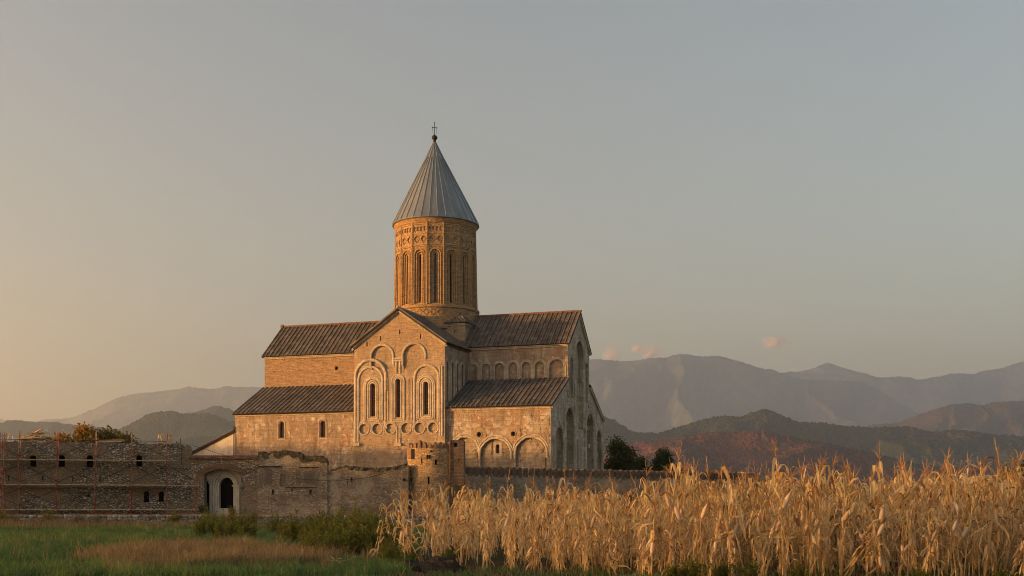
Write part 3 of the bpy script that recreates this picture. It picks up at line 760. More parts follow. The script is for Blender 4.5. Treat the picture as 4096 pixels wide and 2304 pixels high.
for k in range(16):
    y, z = rr.uniform(1, 24.5), rr.uniform(7, 21)
    if (z > AT - 1 and not YN0 + .3 < y < YN1 - .3) or z > AE + (min(y, YB - y)) * .5: continue
    mb = MB(); mb.box(-.05, 0.035, y - rr.uniform(.3, .6), y + rr.uniform(.3, .6), z - .25, z + .25); mb.build('repair_block', m_lime, CH)
for cy_, cz_ in ((7.9, 15.5), (17.9, 14.9)):
    mb = MB(); mb.mould(circle(cy_, cz_, .55, 16), .13, FE, closed=True); mb.mould(circle(cy_, cz_ - 1.6, .3, 12), .12, FE, closed=True)
    mb.build('carved_ornament', m_east, CH)
mb = MB(); mb.panel([(-y, z) for y, z in out], lambda a, b, d: (XW + d, -a, b)); mb.panel([(XW, GZ), (XW, AE), (0, AE), (0, GZ)], FY(YB))
mb.build('west_wall', m_wall, CH)
# raking copings on the east gable
mb = MB()
for (a, b) in (((-.1, AE - .05), (YN0, AT)), ((YB + .1, AE - .05), (YN1, AT)), ((YN0 - .1, NE), (YC, RZ - .1)), ((YN1 + .1, NE), (YC, RZ - .1))):
    mb = MB(); mb.beam((0.1, a[0], a[1] - .25), (0.1, b[0], b[1] - .25), 0.25, 0.3, up=(1, 0, 0)); mb.build('cornice', m_trim, CH)

# -- roofs: slab, batten ribs, ridge cap
def roof(name, e0, e1, t1, t0, spacing=0.66, thick=0.2, parent=CH, mat=None, rib=0.11, jit=0.03, clip=None):
    e0, e1, t0, t1 = map(Vector, (e0, e1, t0, t1))
    nrm = (e1 - e0).cross(t0 - e0).normalized()
    if nrm.z < 0: nrm = -nrm
    mb = MB()
    dn = nrm * -thick
    vs = [e0, e1, t1, t0, e0 + dn, e1 + dn, t1 + dn, t0 + dn]
    mb.add(vs, [(0, 1, 2, 3), (7, 6, 5, 4), (0, 4, 5, 1), (1, 5, 6, 2), (2, 6, 7, 3), (3, 7, 4, 0)], 0.0)  # slab kept near-black: the shadow beside the ribs is painted into its colour
    L = max((e1 - e0).length, (t1 - t0).length)
    n = max(2, round(L / spacing))
    r = random.Random(len(name) + int(L * 10))
    ux = (e1 - e0).normalized()
    for i in range(n + 1):
        f = min(max(i / n + r.uniform(-jit, jit) / n, 0.004), 0.996)
        a = e0.lerp(e1, f) + nrm * rib * .45; b = t0.lerp(t1, f) + nrm * rib * .45
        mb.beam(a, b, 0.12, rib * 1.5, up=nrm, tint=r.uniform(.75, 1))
        # overlapping tile courses between the ribs
        if i < n:
            f2 = (i + 0.5) / n
            a2 = e0.lerp(e1, f2); b2 = t0.lerp(t1, f2); ln = (b2 - a2).length
            m_ = max(2, int(ln / 0.85))
            for k in range(m_):
                s0 = k / m_; w = (e0.lerp(e1, (i + 1) / n) - e0.lerp(e1, i / n)).length * (1 - s0) + (t0.lerp(t1, (i + 1) / n) - t0.lerp(t1, i / n)).length * s0 - 0.30
                if w < 0.06: continue
                p = a2.lerp(b2, s0) + nrm * (0.05 + r.uniform(0, .012)); q = a2.lerp(b2, min(1, s0 + 1 / m_)) + nrm * 0.012
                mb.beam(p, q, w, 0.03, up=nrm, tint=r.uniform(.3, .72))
    return mb.build(name, mat or m_roof, parent)
ov = 0.35
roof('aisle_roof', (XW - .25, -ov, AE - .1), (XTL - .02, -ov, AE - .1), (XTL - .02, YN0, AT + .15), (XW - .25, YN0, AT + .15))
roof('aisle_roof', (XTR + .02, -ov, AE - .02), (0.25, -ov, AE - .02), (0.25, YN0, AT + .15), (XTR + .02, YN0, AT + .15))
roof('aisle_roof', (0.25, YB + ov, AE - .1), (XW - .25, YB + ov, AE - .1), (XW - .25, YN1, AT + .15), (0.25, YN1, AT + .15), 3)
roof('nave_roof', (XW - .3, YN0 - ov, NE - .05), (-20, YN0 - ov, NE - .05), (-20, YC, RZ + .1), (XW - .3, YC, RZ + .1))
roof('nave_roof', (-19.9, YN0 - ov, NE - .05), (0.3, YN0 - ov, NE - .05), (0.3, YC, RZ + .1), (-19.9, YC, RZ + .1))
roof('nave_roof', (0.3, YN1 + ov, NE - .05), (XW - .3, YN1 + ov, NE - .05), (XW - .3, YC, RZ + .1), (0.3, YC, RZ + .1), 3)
mb = MB(); mb.tube([(XW - .35, YC, RZ + .2), (-26, YC, RZ + .2)], .16, 8); mb.box(XW - .42, XW - .05, YC - .2, YC + .2, RZ - .05, RZ + .5); mb.build('ridge_cap', m_tile, CH)
mb = MB(); mb.tube([(-14.4, YC, RZ + .2), (.35, YC, RZ + .2)], .16, 8); mb.build('ridge_cap', m_tile, CH)
tr_e = 21.28
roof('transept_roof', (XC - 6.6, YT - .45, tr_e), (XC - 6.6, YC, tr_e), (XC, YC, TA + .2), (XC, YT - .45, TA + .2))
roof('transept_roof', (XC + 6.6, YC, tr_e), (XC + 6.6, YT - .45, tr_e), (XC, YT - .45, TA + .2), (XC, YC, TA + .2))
mb = MB(); mb.tube([(XC, YT - .5, TA + .3), (XC, YC - 5, TA + .3)], .15, 8); mb.tube([(XC, YT - .4, TA + .2), (XC, YT - .4, TA + .55)], [.2, .08], 8); mb.build('ridge_cap', m_trim, CH)

# -- small corner block below the drum
mb = MB(); mb.panel([(-19.0, 22), (-19.0, 25.0), (-14.2, 25.0), (-14.2, 22)], FY(8.3), [(rect(-15.75, -15.58, 23.8, 24.2), .3, True)])
mb.panel([(8.3, 22), (8.3, 25.0), (17.2, 25.0), (17.2, 22)], FXP(-14.2), [(rect(11, 11.2, 23.8, 24.2), .3, True)])
mb.panel([(8.3, 22), (8.3, 25.0), (17.2, 25.0), (17.2, 22)], FXN(-25.9))
mb.panel([(-25.9, 22), (-25.9, 25.0), (-21, 25.0), (-21, 22)], FY(8.3))
mb.build('crossing_block', m_gable, CH)
cornice('cornice', (-19, 8.3, 25.15), (-14.1, 8.3, 25.15)); cornice('cornice', (-14.2, 8.2, 25.15), (-14.2, 14, 25.15), out=(1, 0, 0))
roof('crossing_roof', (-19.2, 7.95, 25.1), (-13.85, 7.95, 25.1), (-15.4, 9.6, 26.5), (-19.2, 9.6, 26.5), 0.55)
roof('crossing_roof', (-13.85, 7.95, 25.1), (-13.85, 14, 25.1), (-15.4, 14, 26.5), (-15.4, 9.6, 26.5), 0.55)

# -- drum
DX, DY = -20.1, YC
NF = 16
ROT = R(-90 - 18.5 - 8.2 + 14.5)      # a facet edge just left of the side facing the field
def drad(z): return 5.66 - (z - 27.0) * 0.020
DR = MB()
prof = [(drad(26) + .05, 24.5), (drad(26) + .05, 27.15), (drad(27.3) + .28, 27.25), (drad(27.3) + .28, 27.5), (drad(27.6) + .02, 27.6)]
DR.lathe(prof, 48, DX, DY)
chord = lambda z: drad(z) * math.sin(math.pi / NF)
facets = []
for k in range(NF):
    ac = ROT + (k + 0.5) * 2 * math.pi / NF
    nx, ny = math.cos(ac), math.sin(ac)
    def t3(a, b, d, nx=nx, ny=ny):
        ap = drad(b) * math.cos(math.pi / NF) - d
        return (DX + nx * ap - ny * a, DY + ny * ap + nx * a, b)
    facets.append((ac, t3))
    ob = [(-chord(27.5), 27.5), (chord(27.5), 27.5), (chord(38.6), 38.6), (-chord(38.6), 38.6)]
    dia = [([(cx, 36.25 - .46), (cx - .36, 36.25), (cx, 36.25 + .46), (cx + .36, 36.25)], .1, True) for cx in (-.47, .47)]
    frz = [(arch(cx, .155, 37.3, 37.75, 6), .08, True) for cx in (-.72, -.24, .24, .72)]
    DR.panel(ob, t3, [(arch(0, 0.66, 27.75, 34.15, 12), 0.1, False)] + dia + frz)
    in3 = lambda a, b, d, t3=t3: t3(a, b, d + .1)
    DR.panel(arch(0, 0.66, 27.75, 34.15, 12), in3, [(arch(0, 0.36, 27.8, 34.15, 10), 0.07, False)])
    in4 = lambda a, b, d, t3=t3: t3(a, b, d + .17)
    DR.panel(arch(0, 0.36, 27.8, 34.15, 10), in4, [(arch(0, 0.15, 27.9, 34.15, 8), 0.4, True)])
drum = DR.build('drum', m_drum, CH)
for ac, t3 in facets:
    in3 = lambda a, b, d, t3=t3: t3(a, b, d + .1)
    mb = MB(); a = arch(0, 0.155, 27.92, 34.2, 8); mb.add([t3(x, z, .5) for x, z in a], [tuple(range(len(a)))]); mb.build('slit_window', m_pane, drum)
    mb = MB()
    mb.mould(arch(0, 0.72, 27.7, 34.2, 12), 0.08, t3, p=.12); mb.mould(arch(0, 0.43, 27.8, 34.15, 10), 0.07, in3, p=.1)
    mb.mould([(-.90, 27.7), (-.90, 35.25), (.90, 35.25), (.90, 27.7)], 0.06, t3, p=.1)
    mb.build('blind_arch', m_drum, drum)
    mb = MB(); mb.mould([(-chord(35.5) + .02, 35.5), (chord(35.5) - .02, 35.5)], 0.08, t3); mb.mould([(-chord(37) + .02, 37.0), (chord(37) - .02, 37.0)], 0.08, t3)
    for cx in (-.5, .5):
        q = []; 
        for sx, sz in ((-1, 0), (0, 1), (1, 0), (0, -1)):
            q.append((cx + sx * .40, 36.25 + sz * .52))
        mb.mould(q, 0.06, t3, closed=True)
    mb.build('diamond_frieze', m_drum, drum)
    mb = MB()
    for cx in (-.72, -.24, .24, .72): mb.mould(arch(cx, .19, 37.3, 37.75, 6), 0.05, t3)
    mb.mould([(-chord(38.3), 38.25), (chord(38.3), 38.25)], 0.09, t3)
    mb.build('arcade_frieze', m_drum, drum)
    mb = MB()
    e = ac + math.pi / NF
    mb.tube([(DX + math.cos(e) * (drad(z)), DY + math.sin(e) * (drad(z)), z) for z in (27.5, 33, 38.5)], .12, 6)
    mb.build('rib', m_drum, drum)
mb = MB()
for k in range(40):
    a = 2 * math.pi * k / 40
    nx, ny = math.cos(a), math.sin(a)
    t3 = lambda p, b, d, nx=nx, ny=ny: (DX + nx * (drad(26) + .05 - d) - ny * p, DY + ny * (drad(26) + .05 - d) + nx * p, b)
    mb.mould([(-.36, 26.6), (0, 27.05), (.36, 26.6), (0, 26.15)], .05, t3, closed=True)
mb.build('diamond_frieze', m_drum, drum)
mb = MB(); mb.lathe([(drad(38.5), 38.4), (drad(38.5) + .12, 38.6), (drad(38.5) + .3, 39.0), (drad(38.5) + .3, 39.15)], 48, DX, DY); mb.build('cornice', m_drum, drum)
# cone
NC = 33
lean = (-0.016, 0)
mb = MB()
mb.lathe([(5.2, 39.0), (5.86, 38.98), (5.92, 39.05), (5.86, 39.2), (2.82, 45.2), (1.27, 48.22), (1.25, 48.27), (0.16, 50.55)], NC, DX, DY, lean, 39)
cone = mb.build('cone_roof', m_zinc, CH)
mb = MB()
for k in range(NC):
    a = 2 * math.pi * k / NC
    pt = lambda r, z: (DX + lean[0] * (z - 39) + math.cos(a) * r, DY + math.sin(a) * r, z)
    mb.tube([pt(5.89, 39.2), pt(2.85, 45.2), pt(1.30, 48.22)] + ([pt(.2, 50.5)] if k % 2 == 0 else []), .055, 5)
mb.build('standing_seam', m_zinc, cone)
ax = DX + lean[0] * 11.6
mb = MB(); mb.lathe([(.16, 50.4), (.2, 50.7), (.17, 50.8), (.36, 51.0), (.4, 51.2), (.3, 51.4), (.12, 51.5), (.06, 51.6)], 14, ax, DY); mb.build('finial', m_iron, cone, smooth=True)
mb = MB(); mb.tube([(ax, DY, 51.5), (ax, DY, 53.2)], .045, 6)
mb.beam((ax - .33, DY, 52.58), (ax + .33, DY, 52.47), .07, .07)
for s in (-.31, .31): mb.tube([(ax + s, DY, 52.52), (ax + s * .6, DY, 51.3)], .018, 4)
for p in ((ax - .33, DY, 52.58), (ax + .33, DY, 52.47), (ax, DY, 53.2)): mb.lathe([(.03, p[2] - .09), (.09, p[2]), (.03, p[2] + .09)], 6, p[0], p[1])
mb.build('cross', m_iron, cone)
# rain pipe
mb = MB(); mb.tube([(XW - .12, -.1, GZ), (XW - .12, -.1, 11.6)], .09, 6); mb.build('rain_pipe', m_iron, CH)
# lean-to on the west side
LT = thing('lean_to_building', 'low white plastered lean-to with sloping tiled roof against the church', 'lean-to', (4.672, 140, 0), -TH)
mb = MB(); mb.panel([(-52.0, GZ), (-52.0, 7.65), (XW - .26, 11.2), (XW - .26, GZ)], FY(1.2)); mb.panel([(1.2, GZ), (1.2, 7.65), (12, 7.65), (12, GZ)], FXN(-52.0)); mb.build('wall', m_lime, LT)
mb = MB()
for k in range(3):
    o_ = .14 * k
    mb.add([(-52.3, .8 + o_, 7.75 - o_), (XW - .22, .8 + o_, 11.55 - o_), (XW - .22, 12, 11.55 - o_), (-52.3, 12, 7.75 - o_), (-52.3, .8 + o_, 7.63 - o_), (XW - .22, .8 + o_, 11.43 - o_), (XW - .22, 12, 11.43 - o_), (-52.3, 12, 7.63 - o_)], [(0, 1, 2, 3), (7, 6, 5, 4), (0, 4, 5, 1), (3, 2, 6, 7), (0, 3, 7, 4), (1, 5, 6, 2)])
mb.build('roof', m_pier, LT)

# ------------------------------------------------------------------ outer walls of the monastery
# rubble wall under repair (left)
AW = (-50.7, 92.5); AWR = math.atan2(6.5, 23.5)
RW = thing('rubble_wall', 'tall rubble stone wall with small arched windows behind the red scaffolding', 'wall', (AW[0], AW[1], 0), AWR)
F0 = FY(0.0)
wl = [(11.86, .25, 4.57, 5.25), (14.06, .25, 4.58, 5.3), (16.25, .25, 4.58, 5.3), (20.15, .24, 4.65, 5.37), (20.73, .21, 1.66, 2.38), (21.93, .2, 1.7, 2.38), (9.0, .25, 4.57, 5.25), (6.3, .25, 4.57, 5.25)]
wh = [(arch(*a), 0.8, True) for a in wl]
wh += [(rect(x - .06, x + .06, 3.4, 3.85), .5, True) for x in (10.0, 12.6, 14.92, 17.07)]
wh.append(([(15.95, 2.1), (16.0, 2.25), (16.1, 2.3), (16.15, 2.42), (16.22, 2.25), (16.35, 2.28), (16.3, 2.12), (16.15, 2.05)], .6, True))
rr = random.Random(3)
topl = []
x = -6.0
while x < 24.3:
    topl.append((x, 6.6 + rr.uniform(-.07, .07) - (0.05 if x > 20 else 0))); x += rr.uniform(.18, .5)
topl.append((24.35, 6.45))
right = []
z = 6.1
while z > .6: right.append((24.38 + rr.uniform(-.1, .1), z)); z -= rr.uniform(.25, .45)
mb = MB(); mb.panel([(-6, .3)] + topl + right + [(24.4, .3)], F0, wh, thick=1.2); mb.build('wall', m_rubble, RW)
for a in wl:
    mb = MB(); c, h, zb, zs = a
    mb.panel(arch(c, h - .003, zb + .003, zs), FY(.5)); mb.build('window_opening', m_void, RW)
    mb = MB(); n = 11
    for i in range(n):
        t = math.pi * (i + .5) / n
        p0 = (c - math.cos(t) * (h + .03), -.03, zs + math.sin(t) * (h + .03)); p1 = (c - math.cos(t) * (h + .27), -.03, zs + math.sin(t) * (h + .27))
        mb.beam(p0, p1, .09, .1, up=(0, 1, 0))
    mb.build('brick_arch', m_rbrick, RW)
mb = MB(); mb.box(10.5, 19.5, -.06, .02, 2.82, 2.95); mb.box(19.5, 23.3, -.1, .02, 2.84, 2.96); mb.box(22, 24.3, -.1, .02, 4.55, 4.68); mb.build('string_course', m_rubble, RW)
mb = MB()
for k in range(60):        # loose stones on the wall head
    x = rr.uniform(-5, 24); s = rr.uniform(.08, .2)
    mb.lathe([(s * .5, 6.5), (s, 6.5 + s * .6), (s * .6, 6.5 + s * 1.1)], 6, x, rr.uniform(.15, 1.0))
mb.build('coping_stones', m_stone, RW)
mb = MB(); mb.tube([(23.5, .3, 6.4), (23.5, .3, 7.1)], .03, 5); mb.tube([(23.15, .5, 6.4), (23.15, .5, 6.85)], .03, 5); mb.tube([(23.6, -.04, 4.8), (23.6, -.04, 6.6)], .03, 5); mb.build('reinforcing_bar', m_iron, RW)
def on_wall(lx, ly, z):
    c, s = math.cos(AWR), math.sin(AWR)
    return (AW[0] + lx * c - ly * s, AW[1] + lx * s + ly * c, z)

# scaffold
SC = thing('scaffolding', 'red tubular scaffolding with dark braces and planks in front of the rubble wall', 'scaffolding', (AW[0], AW[1], 0), AWR)
lifts = [TERR, 1.02, 3.05, 5.08, 7.0]
fx = [8.05, 10.95, 13.86, 16.8, 19.62, 22.4]
rr = random.Random(21)
for x in fx:
    for k in range(3):
        z0, z1 = [(TERR, 3.05), (3.05, 5.08), (5.08, 7.12)][k]
        mb = MB(); lean_ = -.03 * (2 - k)
        for y in (-1.25, -0.3):
            mb.tube([(x + lean_ - .02, y, z0), (x + lean_ + .02, y, z1 + (.3 if k == 2 else 0))], .028, 6)
        for z in (z1 - .06, z0 + .5): mb.tube([(x + lean_, -1.25, z), (x + lean_, -.3, z)], .026, 5)
        mb.build('frame', m_red, SC)
for i in range(len(fx) - 1):
    for k in range(3):
        z0, z1 = [(1.4, 2.75), (3.35, 4.75), (5.4, 6.75)][k]
        mb = MB(); y = -.32 if k == 1 else -1.22
        mb.tube([(fx[i], y, z0), (fx[i + 1], y, z1)], .021, 5); mb.tube([(fx[i], y - .05, z1), (fx[i + 1], y - .05, z0)], .021, 5)
        if k == 2: mb.tube([(fx[i], y, 6.75), (fx[i + 1], y, 6.72)], .018, 5)
        mb.build('cross_brace', m_blue, SC)
    for z in lifts[1:4]:
        mb = MB()
        for y in (-1.1, -.78, -.46): mb.box(fx[i] - .2, fx[i + 1] + rr.uniform(-.05, .15), y - .13, y + .13, z + rr.uniform(-.01, .01), z + .075)
        mb.build('plank', m_plank, SC)
for y in (-1.3, -.35):
    for x in (9.55, 9.85):
        mb = MB(); mb.tube([(x - .1, y - .3, TERR), (x + .05, y - .3, 7.25)], .036, 6); mb.build('frame', m_red, SC)
mb = MB()
for z in (7.0, 5.2, 3.1, 1.1): mb.tube([(8.8, -1.6, z), (9.85, -1.6, z)], .03, 5)
mb.build('frame', m_red, SC)
mb = MB(); mb.tube([(24.75, -1.1, TERR), (24.95, -1.1, 5.1)], .034, 6); mb.tube([(24.45, -.5, TERR), (24.6, -.5, 5.05)], .034, 6); mb.tube([(24.95, -1.1, 5.0), (24.6, -.5, 5.0)], .03, 5); mb.build('frame', m_red, SC)
mb = MB(); mb.tube([(22.5, -1.2, 4.75), (24.85, -1.1, 3.35)], .02, 5); mb.tube([(22.5, -1.2, 2.75), (24.8, -1.1, 1.5)], .02, 5); mb.tube([(22.5, -1.2, 1.5), (24.8, -1.1, 2.75)], .02, 5); mb.build('cross_brace', m_blue, SC)
mb = MB(); mb.box(22.5, 25.0, -.75, -.5, 3.03, 3.08); mb.build('plank', m_plank, SC)
mb = MB(); mb.box(22.5, 25.0, -.75, -.5, 1.02, 1.07); mb.build('plank', m_plank, SC)

# things on top of the rubble wall
def plank_at(c, dv, ln, w, h, label, group, mat=m_wood):
    mb = MB(); d = Vector(dv).normalized() * ln / 2
    mb.beam(-d, d, w, h)
    o = mb.build('board', mat); o.location = c
    tag(o, label, 'board', group); return o
for k in range(44):
    t = rr.uniform(-1, 1) * rr.uniform(.4, 1); hgt = (1 - abs(t)) * .85
    lx = 12.1 + t * 1.25
    a = AWR + rr.uniform(-.5, .5)
    plank_at(on_wall(lx, .45 + rr.uniform(-.3, .35), 6.72 + rr.uniform(0, 1) * hgt), (math.cos(a), math.sin(a), rr.uniform(-.45, .45)), rr.uniform(.7, 1.5), rr.uniform(.14, .28), .06, 'rough sawn board in the jumbled timber heap on the rubble wall', 'boards heaped on the rubble wall')
for k in range(6):
    plank_at(on_wall(17.75 + rr.uniform(-.15, .15) + k * .05, .3 + (k % 2) * .25, 6.7 + .075 * (k // 2)), (math.cos(AWR), math.sin(AWR), .03), 2.0, .22, .07, 'straight yellow board in the neat stack on the rubble wall', 'boards stacked on the rubble wall')
plank_at(on_wall(9.95, .4, 7.0), (.35, 0, 1), .9, .12, .06, 'single short board standing upright leaning left on the rubble wall', 'boards leaning on the rubble wall')
for lx, h, lb in ((10.3, .5, 'short white plastic pipe standing on the rubble wall beside the leaning board'), (10.85, .16, 'low white plastic stub on the rubble wall left of the timber heap')):
    mb = MB(); mb.lathe([(.09, 0), (.09, h), (.07, h), (.07, h - .05)], 10); o = mb.build('plastic_pipe', m_white); o.location = on_wall(lx, .5, 6.6); tag(o, lb, 'pipe')
TR = thing('trestle', 'wooden trestle with flat top beam standing on the rubble wall', 'trestle', on_wall(22.2, .55, 6.58), AWR)
mb = MB(); mb.box(-.65, .65, -.1, .1, .78, .86); mb.build('top_beam', m_wood, TR)
for sx in (-.4, .42):
    for s in (-1, 1):
        mb = MB(); mb.beam((sx + s * .22, s * .28, 0), (sx + s * .05, s * .06, .79), .08, .06); mb.build('leg', m_wood, TR)
    mb = MB(); mb.beam((sx - .2, -.2, .3), (sx + .2, .2, .3), .07, .05); mb.build('brace', m_wood, TR)
mb = MB(); mb.beam((-.5, 0, .12), (.6, 0, .42), .06, .05); mb.build('brace', m_wood, TR)

# gatehouse
GH = thing('gatehouse', 'stone gate wall with wide brick arch framing white plastered pointed doorways', 'gatehouse', (-27.2, 99, 0))
mb = MB()
segm = []
cxg, hwg, zsg, rise = 2.62, 1.55, 4.0, .47
for i in range(13):
    t = -1 + 2 * i / 12
    segm.append((cxg + hwg * t, zsg + rise * (1 - t * t)))
opening = [(cxg - hwg, .35)] + segm + [(cxg + hwg, .35)]
outl = [(-.1, .3), (-.1, 5.35), (.5, 5.4), (2.5, 5.36), (4.5, 5.4), (5.6, 5.36), (5.6, .3)]
# opening reaches the ground: outline goes round it
outl2 = [(-.1, .3), (-.1, 5.36), (5.6, 5.36), (5.6, .3), (cxg + hwg, .3)] + segm[::-1] + [(cxg - hwg, .3)]
mb.panel(outl2, F0, thick=0.9); mb.build('wall', m_rubble, GH)
mb = MB()
for i in range(46):
    t = -1.12 + 2.24 * (i + .5) / 46
    x = cxg + hwg * t; z = zsg + rise * (1 - t * t)
    sl = -2 * rise * t / hwg; n = Vector((-sl, 0, 1)).normalized()
    p = Vector((x, -.04, z + .02)); mb.beam(p, p + n * .46, .055, .12, up=(0, 1, 0))
mb.build('brick_arch', m_rbrick, GH)
mb = MB(); mb.box(cxg + .0, cxg + .2, -.08, .05, zsg + rise - .02, zsg + rise + .48); mb.build('keystone', m_trim, GH)
mb = MB(); x = -.05
while x < 5.6:
    mb.tube([(x, -.28, 5.42 + rr.uniform(-.015, .015)), (x, .45, 5.6)], [.1, .085], 7); x += .165
mb.box(-.1, 5.6, -.2, .9, 5.36, 5.42)
mb.build('tile_coping', m_tile, GH)
mb = MB()
def parch(cx, hw, zb, zs, rise, n=10):
    l = [(cx - hw * (1 - math.sin(t * math.pi / 2)) ** .0 * (1 - (t ** 1.6)), zs + rise * math.sin(t * math.pi / 2)) for t in [i / n for i in range(n + 1)]]
    return [(cx - hw, zb)] + l + [(2 * cx - x, z) for x, z in l[-2::-1]] + [(cx + hw, zb)]
door = parch(2.72, .62, 1.15, 3.1, .68)
side = parch(.75, .5, .7, 3.0, .65)
FP = FY(1.0)
mb.panel([(-.3, .35), (-.3, 4.75), (4.4, 4.75), (4.4, .35)], FP, [(door, 0.55, False), (side, .5, False)], thick=.6)
mb.box(3.25, 3.95, .75, 1.0, 3.0, 3.14); mb.box(3.35, 3.88, .82, 1.0, .5, 3.0)
porch = mb.build('porch_wall', m_lime, GH)
mb = MB()
mb.mould(parch(2.68, .82, .6, 3.15, .82), .1, FP, p=.12); mb.mould(parch(2.66, 1.0, .6, 3.2, .98), .09, FP, p=.2); mb.mould(parch(.75, .66, .7, 3.05, .8), .1, FP, p=.14)
mb.build('door_surround', m_lime, porch)
mb = MB(); mb.box(2.0, 3.4, .72, 1.5, .45, 1.12); mb.build('step', m_lime, GH)
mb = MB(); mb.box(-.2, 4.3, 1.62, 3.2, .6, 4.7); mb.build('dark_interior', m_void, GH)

# ruined wall
def ragged(pts, seed, j=.09, st=.22):
    r = random.Random(seed); out = []
    for (x0, z0), (x1, z1) in zip(pts[:-1], pts[1:]):
        n = max(1, int(math.hypot(x1 - x0, z1 - z0) / st))
        for i in range(n):
            f = i / n; out.append((x0 + (x1 - x0) * f + r.uniform(-.03, .03), z0 + (z1 - z0) * f + r.uniform(-j, j)))
    out.append(pts[-1]); return out
RU = thing('ruined_wall', 'crumbling brick and stone wall with jagged top right of the gate arch', 'wall', (-22, 99, 0))
tp = ragged([(.42, 5.35), (.62, 5.8), (1.2, 5.75), (2.2, 5.72), (2.5, 5.92), (3.2, 5.82), (4.0, 5.66), (4.22, 5.38), (4.9, 5.45), (5.3, 5.55), (6.1, 5.36), (6.28, 5.0), (6.34, 4.3)], 4, .14, .17)
rh = [(rect(1.6, 1.8, 2.3, 2.75), .5, True), (rect(3.25, 3.4, 2.6, 2.74), .4, True), (rect(4.8, 5.0, 2.35, 2.75), .5, True)]
mb = MB(); mb.panel([(.41, .3)] + tp + [(6.34, .3)], F0, rh, thick=1.0)
ruin = mb.build('wall', m_ruin, RU)
mb = MB(); mb.box(2.8, 5.3, -.05, .02, 2.86, 2.93); mb.box(.45, 2.5, -.06, .02, 4.62, 4.72); mb.box(3.9, 5.6, -.05, .02, 4.55, 4.64); mb.build('timber_lintel', m_iron, RU)
mb = MB()
for x0, x1, z0, z1 in ((.9, 1.65, 3.1, 4.55), (2.3, 2.75, 3.0, 4.5), (3.65, 4.1, 3.1, 4.5), (4.3, 5.6, 3.2, 4.4), (.55, .85, 2.9, 4.2)):
    n = 14; cx, cz = (x0 + x1) / 2, (z0 + z1) / 2
    pl = [(cx + (x1 - x0) / 2 * max(-1, min(1, 1.35 * math.cos(2 * math.pi * i / n))) * rr.uniform(.85, 1.05), cz + (z1 - z0) / 2 * max(-1, min(1, 1.35 * math.sin(2 * math.pi * i / n))) * rr.uniform(.85, 1.05)) for i in range(n)]
    mb.panel(pl, FY(-.035), thick=.06)
m_oldpl = masonry('old_grey_plaster', (0.13, 0.11, 0.09), (0.22, 0.19, 0.155), (0.28, 0.245, 0.20), 2, 2, 0, stain=.6)
mb.build('plaster_patch', m_oldpl, RU)
mb = MB()
for k in range(240):
    x = rr.uniform(.5, 6.2); zt_ = np.interp(x, [p[0] for p in tp], [p[1] for p in tp]); s = rr.uniform(.1, .3)
    mb.box(x - s, x + s * rr.uniform(.5, 1), rr.uniform(-.12, .5), rr.uniform(.5, 1.05), zt_ - rr.uniform(.1, .34), zt_ + rr.uniform(-.04, .17))
mb.build('loose_bricks', m_moss, RU)

CW = thing('curtain_wall', 'lower grey brown wall with sagging mossy top between ruined wall and tower', 'wall', (-22, 99, 0))
tp2 = ragged([(6.36, 4.3), (6.9, 4.35), (7.4, 4.55), (8.1, 4.6), (9.4, 4.45), (10.6, 4.42), (11.8, 4.5), (12.6, 4.68), (13.2, 4.8)], 8, .05)
ch = [(rect(8.3, 8.45, 3.35, 3.75), .5, True), (rect(8.0, 8.05, 3.1, 3.5), .3, True), (rect(10.3, 10.35, 3.1, 3.5), .3, True), (rect(12.1, 12.15, 3.1, 3.5), .3, True), (circle(12.85, 3.55, .14, 10), .4, True)]
mb = MB(); mb.panel([(6.36, .3)] + tp2 + [(13.2, .3)], FY(.12), ch, thick=1.0); mb.build('wall', m_ruin, CW)
mb = MB()
for k in range(170):
    x = rr.uniform(6.5, 13); zt_ = np.interp(x, [p[0] for p in tp2], [p[1] for p in tp2]); s = rr.uniform(.08, .24)
    mb.lathe([(s * .6, zt_ - .14), (s, zt_ + s * .3), (s * .5, zt_ + s * .8)], 5, x, rr.uniform(.1, 1.0))
mb.build('coping_stones', m_moss, CW)

SH = thing('shed', 'small shed roof peeping over the wall left of the brick tower', 'shed', (-9.7, 101, 0))
mb = MB(); mb.box(.2, 1.6, .2, 2, TERR - .1, 4.7); mb.build('wall', m_lime, SH)
mb = MB(); mb.add([(-.2, -.1, 4.72), (1.2, -.1, 5.35), (1.2, 2.2, 5.35), (-.2, 2.2, 4.72), (-.2, -.1, 4.64), (1.2, -.1, 5.27), (1.2, 2.2, 5.27), (-.2, 2.2, 4.64)], [(0, 1, 2, 3), (7, 6, 5, 4), (0, 4, 5, 1), (3, 2, 6, 7), (0, 3, 7, 4), (1, 5, 6, 2)]); mb.build('roof', m_tile, SH)

